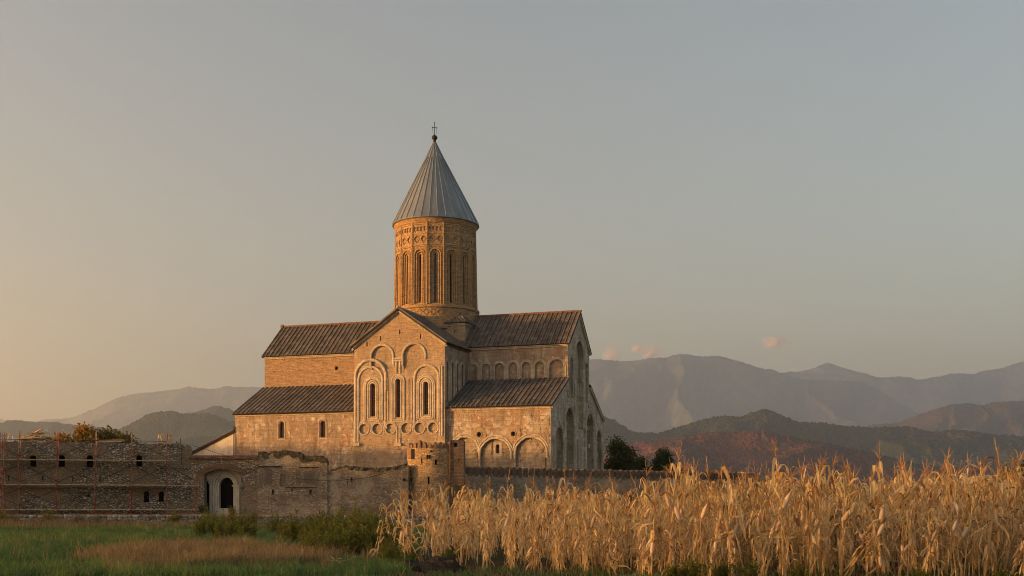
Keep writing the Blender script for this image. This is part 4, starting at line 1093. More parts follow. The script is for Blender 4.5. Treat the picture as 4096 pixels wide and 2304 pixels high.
# round tower with its brick pier
TW = thing('tower', 'round stone tower with small battlements and square brick pier before the church', 'tower', (-6.75, 101.3, 0))
TRAD = 2.32
mb = MB(); mb.lathe([(2.5, .3), (2.45, 1.5), (2.38, 3.2), (2.34, 4.2), (TRAD, 6.28), (TRAD - .45, 6.3), (TRAD - .45, 5.6)], 56); tbody = mb.build('tower_body', m_tower, TW, smooth=False)
for k in range(30):
    a0 = 2 * math.pi * k / 30; da = 2 * math.pi / 30 * .34
    mb = MB(); hh = .55 + rr.uniform(-.22, .12)
    vs = []
    for i in range(3):
        a = a0 - da + da * i
        for r_ in (TRAD + .012, TRAD - .38): vs.append((math.cos(a) * r_, math.sin(a) * r_, 6.26))
    for i in range(3):
        a = a0 - da * .75 + da * .75 * i
        for r_ in (TRAD + .012, TRAD - .38): vs.append((math.cos(a) * r_, math.sin(a) * r_, 6.28 + hh * (1.0 if i == 1 else .86)))
    fs = [(0, 2, 8, 6), (2, 4, 10, 8), (1, 7, 9, 3), (3, 9, 11, 5), (0, 6, 7, 1), (4, 5, 11, 10), (6, 8, 9, 7), (8, 10, 11, 9)]
    mb.add(vs, fs); mb.build('merlon', m_rbrick, TW)
def on_tw(a, z, out=0.0, r=TRAD): return (math.cos(a) * (r + out), math.sin(a) * (r + out), z)
mb = MB()
for a, z, w, h in ((R(-101), 5.52, .12, .3), (R(-96), 5.52, .12, .3), (R(-114), 5.2, .05, .45), (R(-83), 5.05, .16, .42), (R(-98), 3.5, .16, .65), (R(-93), 6.0, .1, .15), (R(-140), 3.6, .12, .3)):
    c = Vector(on_tw(a, z, -.04, TRAD + .02)); t = Vector((-math.sin(a), math.cos(a), 0))
    mb.beam(c - Vector((0, 0, h / 2)), c + Vector((0, 0, h / 2)), w, .16, up=t.cross(Vector((0, 0, 1))))
mb.build('loophole', m_void, TW)
mb = MB(); a = R(-140)
c = Vector(on_tw(a, 5.75, .14)); mb.beam(c - Vector((0, 0, .4)), c + Vector((0, 0, .45)), .45, .3, up=(math.cos(a), math.sin(a), 0)); mb.build('machicolation', m_rbrick, TW)
mb = MB(); mb.panel([(1.5, .3), (1.5, 6.95), (2.66, 6.93), (2.66, .3)], FY(-2.1), [(arch(1.95, .14, 6.35, 6.6), .4, True), (rect(2.2, 2.24, 5.1, 5.4), .2, True)], thick=3.0); mb.build('brick_pier', m_pier, TW)
mb = MB(); mb.tube([(1.46, -2.15, .3), (1.46, -2.15, 7.0)], .035, 5); mb.build('drain_pipe', m_bars, TW)
mb = MB(); mb.tube([(1.55, -1.9, 6.9), (1.55, -1.9, 7.35)], .015, 4); mb.tube([(2.55, -1.9, 6.9), (2.55, -1.9, 7.4)], .015, 4); mb.build('iron_rod', m_iron, TW)

# crenellated wall
CR = thing('crenellated_wall', 'long low dark stone wall with rounded battlements behind the corn', 'wall', (-4.1, 103, 0), math.atan2(25, 33))
mb = MB(); mb.panel([(0, .3), (0, 4.12), (36.2, 4.08)] + ragged([(36.4, 4.85), (39, 4.8), (41.4, 4.65), (43.3, 4.5), (43.6, 3.6)], 2, .05) + [(43.6, .3)], F0, thick=1.0)
mb.build('wall', m_ruin, CR)
for k in range(51):
    mb = MB(); x = .48 + .705 * k
    mb.panel(arch(x, .205 + rr.uniform(-.02, .02), 3.95, 4.62 + rr.uniform(-.02, .02), 8), FY(-.01), thick=.5)
    mb.build('merlon', m_pier, CR)

# dry stone retaining wall
DS = MB()
rr = random.Random(31)
z = .02
row = 0
while z < .62:
    x = -36.0; hrow = rr.uniform(.13, .2)
    while x < 1:
        w = rr.uniform(.18, .5); h = hrow * rr.uniform(.8, 1.15)
        cx, cz, cyy = x + w / 2, z + h / 2, 79 + rr.uniform(-.06, .06)
        vs = []
        n, m_ = 8, 5
        for i in range(m_ + 1):
            for j in range(n):
                th = math.pi * i / m_; ph = 2 * math.pi * j / n
                p = Vector((math.sin(th) * math.cos(ph), math.sin(th) * math.sin(ph), math.cos(th)))
                p = Vector((math.copysign(abs(p.x) ** .55, p.x), math.copysign(abs(p.y) ** .55, p.y), math.copysign(abs(p.z) ** .55, p.z)))
                q = 1 + rr.uniform(-.1, .1)
                vs.append((cx + p.x * w * .52 * q, cyy + p.y * .2 * q, cz + p.z * h * .54 * q))
        fs = [(i * n + j, i * n + (j + 1) % n, (i + 1) * n + (j + 1) % n, (i + 1) * n + j) for i in range(m_) for j in range(n)]
        DS.add(vs, fs, rr.random())
        x += w * 1.02
    z += hrow * .98; row += 1
M = Mat('dry_stone', 0.9, 0.2)
c = M.ramp(M.attr('tint'), [(0, (0.18, 0.18, 0.17)), (.4, (0.33, 0.33, 0.31)), (.75, (0.43, 0.41, 0.36)), (1, (0.55, 0.54, 0.50))])
nf = M.noise(6, 5, .7)
M.color(M.mix(.6, c, M.ramp(nf, [(.3, .45), (.7, 1.0)]), 'MULTIPLY')); M.bump(nf, .5, .06)
tag(DS.build('dry_stone_wall', M.m), 'low grey dry stone retaining wall at the edge of the field', 'wall')

# cable
mb = MB()
pts = [(-27.0, 98.6, 6.45), (-21.9, 98.75, 4.9), (-19.5, 98.8, 4.0), (-18.0, 98.8, 3.62), (-15.3, 98.8, 3.46), (-12.5, 98.8, 3.7), (-10.5, 98.9, 4.15), (-8.9, 99.8, 4.6)]
mb.tube(pts, .018, 5); tag(mb.build('cable', m_iron), 'thin black cable sagging along the walls towards the tower', 'cable')

# ------------------------------------------------------------------ trees
def leaves_mesh(centers, radii, n, size, seed, flat=1.0):
    r = np.random.default_rng(seed)
    k = len(centers); C_ = np.array(centers); R_ = np.array(radii)
    pick = r.choice(k, n, p=(R_ ** 2) / (R_ ** 2).sum())
    d = r.normal(size=(n, 3)); d /= np.linalg.norm(d, axis=1)[:, None]
    rad = r.random(n) ** .35
    P = C_[pick] + d * (R_[pick] * rad)[:, None] * np.array([1, 1, flat]) * (1 + .18 * r.normal(size=(n, 1)))
    u = r.normal(size=(n, 3)); u /= np.linalg.norm(u, axis=1)[:, None]
    w = np.cross(u, r.normal(size=(n, 3))); w /= np.linalg.norm(w, axis=1)[:, None]
    s = size * r.uniform(.6, 1.3, n)[:, None]
    V = np.stack([P - u * s, P + w * s * .55, P + u * s, P - w * s * .55], 1).reshape(-1, 3)
    F = np.arange(4 * n).reshape(n, 4)
    cl = r.random(k)[pick]
    T = np.repeat(np.clip(.55 * cl + .45 * r.random(n), 0, 1), 4)
    return V, F, T
def tree(label, x, y, h, w, mat, seed, group, n=2600, z0=TERR, trunk=.22, name='tree', size=.2):
    t = thing(name, label, 'tree', (x, y, z0), 0, group)
    r = random.Random(seed)
    cs = []; rs = []
    for k in range(16):
        f = (k + .5) / 16; z = h * (.28 + .62 * f)
        prof_ = math.sin(math.pi * min(1, .18 + f * .82)) ** .7
        a = r.uniform(0, 6.28); d = r.uniform(.15, .85) * w * .36 * prof_
        cs.append((math.cos(a) * d, math.sin(a) * d, z)); rs.append(w * r.uniform(.15, .25) * (.6 + .5 * prof_))
    cs.append((0, 0, h * .9)); rs.append(w * .16)
    mb = MB(); mb.tube([(0, 0, -.1), (.05 * r.uniform(-1, 1), 0, h * .3), (r.uniform(-.2, .2), r.uniform(-.2, .2), h * .75)], [trunk, trunk * .7, trunk * .2], 8)
    for c in cs[::2]: mb.tube([(0, 0, max(.3, c[2] - h * .22)), (c[0] * .5, c[1] * .5, c[2] - h * .08), c], [trunk * .45, trunk * .25, .02], 5)
    mb.build('trunk', m_bark, t)
    V, F, T = leaves_mesh(cs, rs, n, size, seed)
    o = link('crown', raw_mesh('crown', V, F, mat, T), t)
    return t
g = 'autumn trees behind the rubble wall'
tree('round orange autumn tree, leftmost and tallest behind the rubble wall', -49.5, 135, 10.0, 7.8, m_autumn, 1, g, 8500)
tree('low orange shrubby tree left of the tall autumn tree behind the rubble wall', -51.8, 134, 9.2, 6.2, m_autumn, 2, g, 4000)
tree('olive green turning tree in the middle behind the stacked boards', -47.1, 136, 9.8, 7.2, m_olive, 3, g, 7000)
tree('small olive tree right of the others behind the rubble wall', -44.9, 135, 9.3, 6.4, m_olive, 4, g, 5500)
g = 'dark trees right of the church'
tree('dark round tree touching the right edge of the church', 15.0, 168, 10.2, 8.5, m_darkleaf, 5, g, 9000, trunk=.3)
tree('smaller dark tree standing left of the broad one beyond the battlements', 19.4, 174, 8.0, 5.4, m_darkleaf, 6, g, 5000)
tree('broad dark tree beyond the battlements right of the church', 22.8, 175, 8.9, 7.6, m_darkleaf, 7, g, 8000)
g = 'dark trees behind the corn'
tree('dark tree at the far right edge behind the corn tassels', 51.5, 116, 5.4, 6.5, m_darkleaf, 8, g, 6000, z0=0)
tree('low dark bush behind corn right of the wall end', 33.5, 131, 3.6, 4.5, m_darkleaf, 9, g, 2200, z0=0, name='bush')
tree('flat dark bush behind corn well left of the edge tree', 44.5, 118, 3.0, 5.0, m_darkleaf, 10, g, 2200, z0=0, name='bush')
tree('little bush showing above the battlements behind the corn', 27.5, 140, 5.4, 2.6, m_darkleaf, 12, g, 1200, z0=0, name='bush')

# woodland out of view, added and shaped to throw the evening shade over the field;
# its nearer end is kept thin to let part of the low sun through
H_LAT = [(-60, 3.2), (40, 3.2), (60, 3.3), (82, 3.8), (95, 4.3), (101, 4.0), (106, 4.1), (118, 6.9), (135, 8.9), (139, 8.6), (142.5, 6.8), (146, 8.6), (158, 8.4), (230, 8.4)]
mb = MB(); rr = random.Random(77)
dist = 165.0
lat = 78.0
def hl(l): return np.interp(l, [a for a, b in H_LAT], [b for a, b in H_LAT]) + (dist + 18.7) * math.tan(R(SUN_EL))
while lat < 230:
    hgt = hl(lat)
    X = -dist * .972 - lat * .233; Y = -dist * .233 + lat * .972
    n, m_ = 10, 8; vs = []
    for i in range(m_ + 1):
        for j in range(n):
            th = math.pi * i / m_; ph = 2 * math.pi * j / n
            p = Vector((math.sin(th) * math.cos(ph), math.sin(th) * math.sin(ph), math.cos(th)))
            q = 1 + .12 * mnoise.noise(p * 3 + Vector((lat, 0, 0)))
            vs.append((X + p.x * 3.2 * q, Y + p.y * 3.2 * q, hgt * .45 + p.z * hgt * .55 * (1 + (q - 1) * .3) + rr.uniform(-.1, .1)))
    mb.add(vs, [(i * n + j, i * n + (j + 1) % n, (i + 1) * n + (j + 1) % n, (i + 1) * n + j) for i in range(m_) for j in range(n)], rr.random())
    lat += 2.0
V0 = np.array(mb.v); F0_ = np.array(mb.f)
rw = np.random.default_rng(8); NL = 15000
la = rw.uniform(-60, 84, NL); hg = np.array([hl(l) for l in la]) * rw.random(NL) ** .8 * (1 + .05 * rw.normal(size=NL)); dd = dist + rw.normal(0, 2.5, NL)
P_ = np.stack([-dd * .972 - la * .233, -dd * .233 + la * .972, hg], 1)
u = rw.normal(size=(NL, 3)); u /= np.linalg.norm(u, axis=1)[:, None]; w = np.cross(u, rw.normal(size=(NL, 3))); w /= np.linalg.norm(w, axis=1)[:, None]
V1 = np.stack([P_ - u * .3, P_ + w * .3, P_ + u * .3, P_ - w * .3], 1).reshape(-1, 3)
wd = link('shade_woodland', raw_mesh('shade_woodland', np.concatenate([V0, V1]), np.concatenate([F0_, np.arange(4 * NL).reshape(NL, 4) + len(V0)]), m_darkleaf, np.concatenate([np.array(mb.t), rw.random(4 * NL)])))
kind(wd, 'stuff')

# ------------------------------------------------------------------ grass
def blades(n, xy, hgt, wid, seed, lean=.35, curl=.5, z0=0.0):
    """n bent blades rooted at xy; two quads each"""
    r = np.random.default_rng(seed)
    x, y = xy
    h = hgt * r.uniform(.5, 1.25, n); a = r.uniform(0, 2 * np.pi, n); la = r.uniform(0, 2 * np.pi, n)
    le = np.abs(r.normal(0, lean, n)) * h
    sx, sy = np.cos(a) * wid / 2, np.sin(a) * wid / 2
    B = np.stack([x, y, np.full(n, z0)], 1)
    Mx = B + np.stack([np.cos(la) * le * .35, np.sin(la) * le * .35, h * .6], 1)
    Tp = B + np.stack([np.cos(la) * le, np.sin(la) * le, h * (1 - curl * r.random(n) * .4)], 1)
    S = np.stack([sx, sy, np.zeros(n)], 1)
    V = np.stack([B - S, B + S, Mx + S * .8, Mx - S * .8, Tp + S * .15, Tp - S * .15], 1).reshape(-1, 3)
    i = np.arange(n)[:, None] * 6
    F = np.concatenate([i + np.array([[0, 1, 2, 3]]), i + np.array([[3, 2, 4, 5]])], 0)
    return V, F, np.repeat(np.clip(r.normal(.45, .25, n), 0, 1), 6)
def merge(parts):
    V = []; F = []; T = []; o = 0
    for v, f, t in parts: V.append(v); F.append(f + o); T.append(t); o += len(v)
    return np.concatenate(V), np.concatenate(F), np.concatenate(T)
def vnoise(x, y, s, seed):
    r = np.random.default_rng(seed); k = r.uniform(-1, 1, (6, 2)) / s; p = r.uniform(0, 6.28, 6)
    return sum(np.sin(x * k[i, 0] * 6.28 + y * k[i, 1] * 6.28 + p[i]) for i in range(6)) / 6
def field_pts(n, y0, y1, xl, xr, seed, power=1.6):
    r = np.random.default_rng(seed)
    y = y0 + (y1 - y0) * r.random(n) ** power
    l = np.maximum(-.47 * y, xl(y) if callable(xl) else xl); rgt = xr(y) if callable(xr) else np.full(n, xr)
    x = l + (rgt - l) * r.random(n)
    return x, y
def corn_edge(y): return np.where(y < 40, -2.6 - (y - 28) * .05, -3.2 - (y - 40) * .02)
DRY = [(-9.9, 35.5, 2.4, 6.5), (-7.4, 29.5, 2.3, 4.0), (-5.4, 31.5, 1.3, 3.6)]
MOUNDS = [(-1.75, 28.2, .52), (-2.6, 28.3, .4), (-3.45, 28.2, .3), (-4.6, 28.8, .34)]
def clear_of_mounds(x, y):
    k = np.ones(len(x), bool)
    for a, b, r_ in MOUNDS: k &= ~((np.abs(x - a) < r_ * 1.05) & (y < b + r_) & (y > b - 1.3))
    return k
def dryness(x, y):
    d = np.zeros_like(x)
    for cx, cy_, rx, ry in DRY: d = np.maximum(d, np.exp(-(((x - cx) / rx) ** 2 + ((y - cy_) / ry) ** 2)))
    return .8 * d + .34 * vnoise(x, y, 3.1, 3) + .36 * vnoise(x, y, 1.2, 4) + .22 * vnoise(x, y, .5, 5)
x, y = field_pts(300000, 21, 79, -60, corn_edge, 1)
k = ((dryness(x, y) < .55) | (rng.random(len(x)) < .4)) & clear_of_mounds(x, y)
x, y = x[k], y[k]
hh = .17 + .07 * vnoise(x, y, 2.2, 9) + .05 * vnoise(x, y, .7, 10)
g1_ = blades(len(x), (x, y), hh, .028 + y * .0004, 2, .5)
tx, ty = field_pts(2600, 24, 77, -60, corn_edge, 31, 1.3)          # coarser tufts standing above the crop
ts_ = rng.uniform(.5, 1.2, len(tx)); nt = 46
x = (tx[:, None] + rng.normal(0, .13, (len(tx), nt)) * ts_[:, None]).ravel(); y = (ty[:, None] + rng.normal(0, .13, (len(tx), nt)) * ts_[:, None]).ravel()
g2_ = blades(len(x), (x, y), np.repeat(.36 * ts_, nt), .022, 33, .45)
g2_ = (g2_[0], g2_[1], np.clip(g2_[2] * .6 + np.repeat(rng.uniform(0, .6, len(tx)), nt * 6), 0, 1))
V, F, T = merge([g1_, g2_])
o = link('green_grass', raw_mesh('green_grass', V, F, m_greenblade, T))
tag(kind(o, 'stuff'), 'low lush green crop and grass covering the left field', 'grass')
x, y = field_pts(150000, 21, 66, -40, lambda y: corn_edge(y) + .6, 5, 1.5)
k = (dryness(x, y) > .36 + .25 * rng.random(len(x))) & clear_of_mounds(x, y); x, y = x[k], y[k]
v1 = blades(len(x), (x, y), .38 + .12 * vnoise(x, y, 1.1, 12), .016, 6, .45)
x, y = field_pts(16000, 68, 78.6, -40, -2, 7, 1.0)
v2 = blades(len(x), (x, y), .34 + .14 * vnoise(x, y, 2.5, 13) + .3 * np.clip((-16 - x) / 14, 0, 1), .03, 8, .4)
x = rng.uniform(-3.5, 16, 9000); y = 24.2 + rng.random(9000) * 6
v3 = blades(len(x), (x, y), .11, .016, 9, .8)
x, y = field_pts(1300, 27, 74, -40, lambda y: corn_edge(y) + .3, 15, 1.2)
v4 = blades(len(x), (x, y), .62, .014, 16, .3)
tx, ty = field_pts(5200, 25, 60, -30, lambda y: corn_edge(y) + .5, 41, 1.4)
k = dryness(tx, ty) > .45; tx, ty = tx[k], ty[k]; ts_ = rng.uniform(.5, 1.15, len(tx)); nt = 40
x = (tx[:, None] + rng.normal(0, .12, (len(tx), nt)) * ts_[:, None]).ravel(); y = (ty[:, None] + rng.normal(0, .12, (len(tx), nt)) * ts_[:, None]).ravel()
v5 = blades(len(x), (x, y), np.repeat(.52 * ts_, nt), .018, 43, .5)
v5 = (v5[0], v5[1], np.clip(v5[2] * .6 + np.repeat(rng.uniform(0, .55, len(tx)), nt * 6), 0, 1))
V, F, T = merge([v1, v2, v3, v4, v5])
o = link('dry_grass', raw_mesh('dry_grass', V, F, m_dryblade, T)); tag(kind(o, 'stuff'), 'patches of tall straw coloured dry grass in the green field', 'grass')
x = rng.uniform(-44, -3, 16000); y = 79.4 + rng.random(16000) ** 1.3 * 9
V, F, T = blades(len(x), (x, y), .20 + .1 * vnoise(x, y, 2, 14), .028, 10, .5, z0=TERR)
o = link('rusty_grass', raw_mesh('rusty_grass', V, F, m_rustblade, T)); tag(kind(o, 'stuff'), 'rust coloured dry grass along the top of the dry stone wall', 'grass')
x = rng.uniform(-3.4, 14, 12000); y = 24.4 + rng.random(12000) * 4.2
k = (vnoise(x, y, 1.6, 21) > .2) & clear_of_mounds(x, y); x, y = x[k], y[k]
V, F, T = blades(len(x), (x, y), .2, .02, 12, .6)
o = link('weedy_grass', raw_mesh('weedy_grass', V, F, m_greenblade, T)); tag(kind(o, 'stuff'), 'green weedy grass at the foot of the front corn row', 'grass')

# ------------------------------------------------------------------ weeds
def weed_variant(seed, mat, h=1.0, w=.8, stems=22, per=80, leaf=.06):
    r = random.Random(seed)
    t = bpy.data.objects.new('weed', None); COL.objects.link(t)
    st = MB(); lf = MB()
    for s in range(stems):
        a = r.uniform(0, 6.28); d = r.uniform(.05, 1) ** .7 * w * .5; hh = h * r.uniform(.45, 1.08) * (1.05 - .35 * d / (w * .5))
        base = Vector((math.cos(a) * d * .5, math.sin(a) * d * .5, -.03)); tip = Vector((math.cos(a) * d * 1.1 + r.uniform(-.06, .06), math.sin(a) * d * 1.1 + r.uniform(-.06, .06), hh)); mid = base.lerp(tip, .5) + Vector((-math.cos(a) * .04, -math.sin(a) * .04, .04))
        st.tube([base, mid, tip], [.011, .008, .003], 4)
        tc_ = r.uniform(-.25, .25)
        for k in range(per):
            f = r.uniform(.1, 1.04); p = base.lerp(mid, f * 2) if f < .5 else mid.lerp(tip, f * 2 - 1)
            sp = (1.1 - f) * .17 * h + .025
            b = r.uniform(0, 6.28); dv = Vector((math.cos(b), math.sin(b), r.uniform(.3, 1.6))).normalized()
            q = p + dv * sp * r.uniform(.05, 1)
            l = leaf * r.uniform(.5, 1.5); sd = dv.cross(Vector((r.uniform(-1, 1), r.uniform(-1, 1), r.uniform(-1, 1)))).normalized()
            lf.add([q, q + dv * l * .5 + sd * l * .2, q + dv * l, q + dv * l * .5 - sd * l * .2], [(0, 1, 2, 3)], min(1, max(0, r.gauss(.4, .2) + tc_ + .25 * f)))
    st.build('stems', m_weedstem, t); lf.build('leaves', mat, t)
    return t
protos = {}
def weed(key, mat, label, x, y, h, group, z=0.0, wide=1.0, **kw):
    if key not in protos:
        o = weed_variant(hash(key) % 997 if False else sum(map(ord, key)), mat, **kw); protos[key] = o
    else: o = copy_tree(protos[key])
    o.location = (x, y, z); o.rotation_euler = (0, 0, random.uniform(0, 6.28)); o.scale = (h * wide, h * wide, h)
    o.name = 'weed'; tag(o, label, 'weed', group); return o
g = 'tall green weeds between the grass and the corn'
lb = 'tall feathery dark green weed in the thicket left of the corn'
rr = random.Random(12)
for k in range(46):
    y = rr.uniform(31, 64); x = rr.uniform(-.16 * y - 1.2, -.105 * y + .2)
    weed('green%d' % (k % 4), m_weed, lb, x, y, rr.uniform(.75, 1.65), g, wide=rr.uniform(.75, 1.05))
for k in range(14):
    y = rr.uniform(46, 72); x = -.235 * y + rr.uniform(-3.5, 2.5)
    weed('green%d' % (k % 4), m_weed, 'dark green weed standing in the field before the gate arch', x, y, rr.uniform(.6, 1.35), 'green weeds before the gate', wide=rr.uniform(.8, 1.1))
for k in range(10):
    y = rr.uniform(28.5, 33); x = rr.uniform(-3.6, -1.2)
    weed('green%d' % (k % 4), m_weed, 'green weed at the foot of the leftmost corn stalks', x, y, rr.uniform(.45, .8), 'weeds among the first corn stalks', wide=1.2)
for x, y, h in ((3.5, 24.9, .5), (3.9, 24.7, .6), (4.5, 24.9, .5), (5.0, 24.7, .55), (6.1, 24.6, .45), (8.6, 24.5, .4), (10.3, 24.5, .4)):
    weed('green%d' % (int(x * 7) % 4), m_weed, 'green weed growing in front of the corn at the bottom edge', x, y, h, 'weeds in front of the corn', wide=1.3)
g = 'yellowing weeds along the dry stone wall'
for x, y, h, lb in ((-33.2, 76, 1.2, 'big yellowing weed at the far left below the scaffolding'), (-30.5, 77.2, 1.3, 'yellow brown weed right of the far left one below the scaffolding'), (-22.6, 77.8, 1.25, 'yellow leaved weed over the dry stone wall below the two low windows'), (-20.6, 78.2, .95, 'small yellow weed just left of the red scaffold post by the gate'), (-18.6, 77.0, 1.35, 'yellow green bush in front of the gate doorway'), (-17.2, 77.6, 1.1, 'yellow green weed right of the gate doorway')):
    weed('yellow%d' % (int(abs(x)) % 2), m_yweed, lb, x, y, h, g, wide=1.1, stems=18, leaf=.07)
for x, y, h in ((-34.5, 74, 1.2), (-32.0, 74.5, 1.15), (-29.6, 74, 1.0), (-28.0, 75, 1.05), (-26.6, 75, .9), (-25.2, 76, .75), (-31, 72.5, .9), (-33.5, 72, .95)):
    weed('brown%d' % (int(abs(x)) % 2), m_brownweed, 'withered brown weed in the clump at the left edge of the field', x, y, h, 'withered weeds at the left edge', wide=1.3, stems=18)
for x, y, h, lb in ((-26.0, 98.3, 1.1, 'dark shrub growing in the left opening of the gate'), (-23.6, 98.4, .9, 'dark green shrub growing at the doorstep of the gate')):
    weed('green1', m_weed, lb, x, y, h, 'shrubs in the gate', z=TERR, wide=1.0)
for x, y, h, lb in ((5.55, 24.7, 1.05, 'blackened dead weed in front of the corn, taller of two'), (6.15, 24.6, .7, 'small blackened dead weed bending right in front of the corn')):
    weed('black', m_blackweed, lb, x, y, h, 'blackened weeds before the corn', wide=.28, stems=4, per=70, leaf=.07)

# earth mounds
for i, (x, y, r_, lb) in enumerate(((-1.75, 28.2, .52, 'dark mound of earth at the lower edge left of the corn, the largest'), (-2.6, 28.3, .4, 'dark earth mound left of the largest mound'), (-3.45, 28.2, .3, 'small earth mound leftmost at the lower edge'), (-4.6, 28.8, .34, 'grey earth lump beside the broken corn leaves'))):
    mb = MB(); n, m_ = 30, 14; vs = []
    for a in range(m_ + 1):
        for b in range(n):
            th = math.pi / 2 * a / m_; ph = 2 * math.pi * b / n
            p = Vector((math.sin(th) * math.cos(ph), math.sin(th) * math.sin(ph), math.cos(th)))
            q = r_ * (1 + .22 * mnoise.fractal(p * 2.2 + Vector((i * 5, 0, 0)), .8, 2, 4) + .05 * mnoise.noise(p * 14))
            vs.append((p.x * q * 1.15, p.y * q, p.z * q * .75 - .03))
    mb.add(vs, [(a * n + b, a * n + (b + 1) % n, (a + 1) * n + (b + 1) % n, (a + 1) * n + b) for a in range(m_) for b in range(n)])
    o = mb.build('earth_mound', m_earth); o.location = (x, y, 0); tag(o, lb, 'mound', 'earth mounds at the lower edge')

# ------------------------------------------------------------------ corn
def leaf_strip(mb, p0, az, length, width, start, fold, hang, r, tint):
    """dry maize leaf: runs out from the stalk, breaks over at its fold and hangs down, cupped and twisted"""
    n = 7; p = Vector(p0); step = length / n; pts = []; tw = r.uniform(-.5, .5)
    fold = fold * n
    for i in range(n + 1):
        f = i / n
        t = min(1, max(0, (i - fold + .6) / 1.3))
        el = start + (hang - start) * t + r.uniform(-.13, .13)
        d = Vector((math.cos(az) * math.cos(el), math.sin(az) * math.cos(el), math.sin(el)))
        sd = Vector((-math.sin(az), math.cos(az), 0)); up = sd.cross(d) * -1
        c, s = math.cos(tw), math.sin(tw)
        ww = .8 * width * (.5 + 1.4 * f if f < .35 else .99 * (1 - ((f - .35) / .65) ** 2.2) + .02)
        pts.append((p.copy(), sd * c + up * s, up * c - sd * s, ww))
        az += r.uniform(-.22, .22); tw += r.uniform(-.4, .4)
        p = p + d * step
    vs = []
    cup = r.uniform(.05, .4)
    for q, sd, up, w in pts: vs += [q - sd * w / 2 + up * w * cup, q, q + sd * w / 2 + up * w * cup]
    fs = []
    for i in range(n):
        for j in range(2): fs.append((i * 3 + j, i * 3 + j + 1, i * 3 + 4 + j, i * 3 + 3 + j))
    mb.add(vs, fs, tint)
def corn_variant(seed, tall=True):
    r = random.Random(seed)
    H = r.uniform(1.75, 2.1)
    st, lf, ts, ears = MB(), MB(), MB(), []
    bx, by = r.uniform(-.16, .16), r.uniform(-.16, .16)
    def at(z): f = z / H; return Vector((bx * f * f, by * f * f, z))
    zs = [H * i / 9 for i in range(10)]
    st.tube([at(z) - Vector((0, 0, .03)) for z in zs], [.016 - .010 * (z / H) for z in zs], 5, r.uniform(.2, .8))
    az = r.uniform(0, 6.28)
    for i in range(1, 19):
        z = H * (.08 + .88 * i / 19); az += math.pi + r.uniform(-.8, .8)
        f = z / H
        tint = min(1, max(0, r.gauss(.45, .27)))
        if f < .66:      # spent leaves hanging along the stalk
            if r.random() < .58: leaf_strip(lf, at(z), az, r.uniform(.38, .66), r.uniform(.055, .095), r.uniform(.2, 1.1), r.uniform(.06, .2), r.uniform(-1.56, -1.25), r, tint)
            else: leaf_strip(lf, at(z), az, r.uniform(.35, .6), r.uniform(.05, .08), r.uniform(-.9, 1.1), r.uniform(.2, 1.1), r.uniform(-1.3, -.2), r, tint)
        else:            # upper leaves: some stiff and rising, some broken over
            q = r.random()
            if q < .3: leaf_strip(lf, at(z), az, r.uniform(.3, .5), r.uniform(.045, .075), r.uniform(.9, 1.4), 1.2, 1, r, tint)
            else: leaf_strip(lf, at(z), az, r.uniform(.42, .72), r.uniform(.06, .10), r.uniform(.5, 1.3), r.uniform(.18, .5), r.uniform(-1.5, -.9), r, tint)
    for i in range(7):   # sheaths hugging the stalk
        z = H * (.08 + .12 * i); a = r.uniform(0, 6.28)
        leaf_strip(lf, at(z) + Vector((math.cos(a) * .012, math.sin(a) * .012, 0)), a, .26, .055, 1.5, 1.2, 1.4, r, r.uniform(.2, .8))
    top = at(H); lean_ = Vector((r.uniform(-.5, .5), r.uniform(-.5, .5), 1)).normalized()
    if r.random() < .85:
        for i in range(r.randint(5, 8)):
            a = r.uniform(0, 6.28); L = r.uniform(.16, .3)
            s0 = top + lean_ * r.uniform(0, .1); d = (lean_ + Vector((math.cos(a), math.sin(a), 0)) * (.0 if i == 0 else r.uniform(.3, .9))).normalized()
            ts.tube([s0, s0 + d * L * .6, s0 + d * L + Vector((0, 0, -.05 if i else .05))], [.006, .005, .003], 4, r.random())
        ts.tube([at(H - .05), top + lean_ * .36], [.006, .004], 4, .4)
    for e in range(r.choice((1, 1, 2))):
        z = H * r.uniform(.36, .6); a = r.uniform(0, 6.28); L = r.uniform(.22, .31); R_ = r.uniform(.036, .052)
        tilt = r.choice((1, -1, -1)); d = Vector((math.cos(a) * .45, math.sin(a) * .45, tilt)).normalized()
        eb = MB(); p = at(z) + Vector((math.cos(a), math.sin(a), 0)) * .035
        eb.tube([p + d * L * f for f in (0, .12, .35, .65, .88, 1.0, 1.12)], [R_ * q for q in (.35, .8, 1.0, .95, .6, .35, .12)], 7, r.uniform(.3, 1))
        for q in range(3): leaf_strip(eb, p + d * L * .8, a + r.uniform(-1, 1), .14, .035, .8 * tilt, .4, -1, r, r.random())
        ears.append(eb)
    return H, st, lf, ts, ears
NV = 12
variants = []
for k in range(NV):
    H, st, lf, ts, ears = corn_variant(100 + k)
    variants.append((H, st, lf, ts, ears))
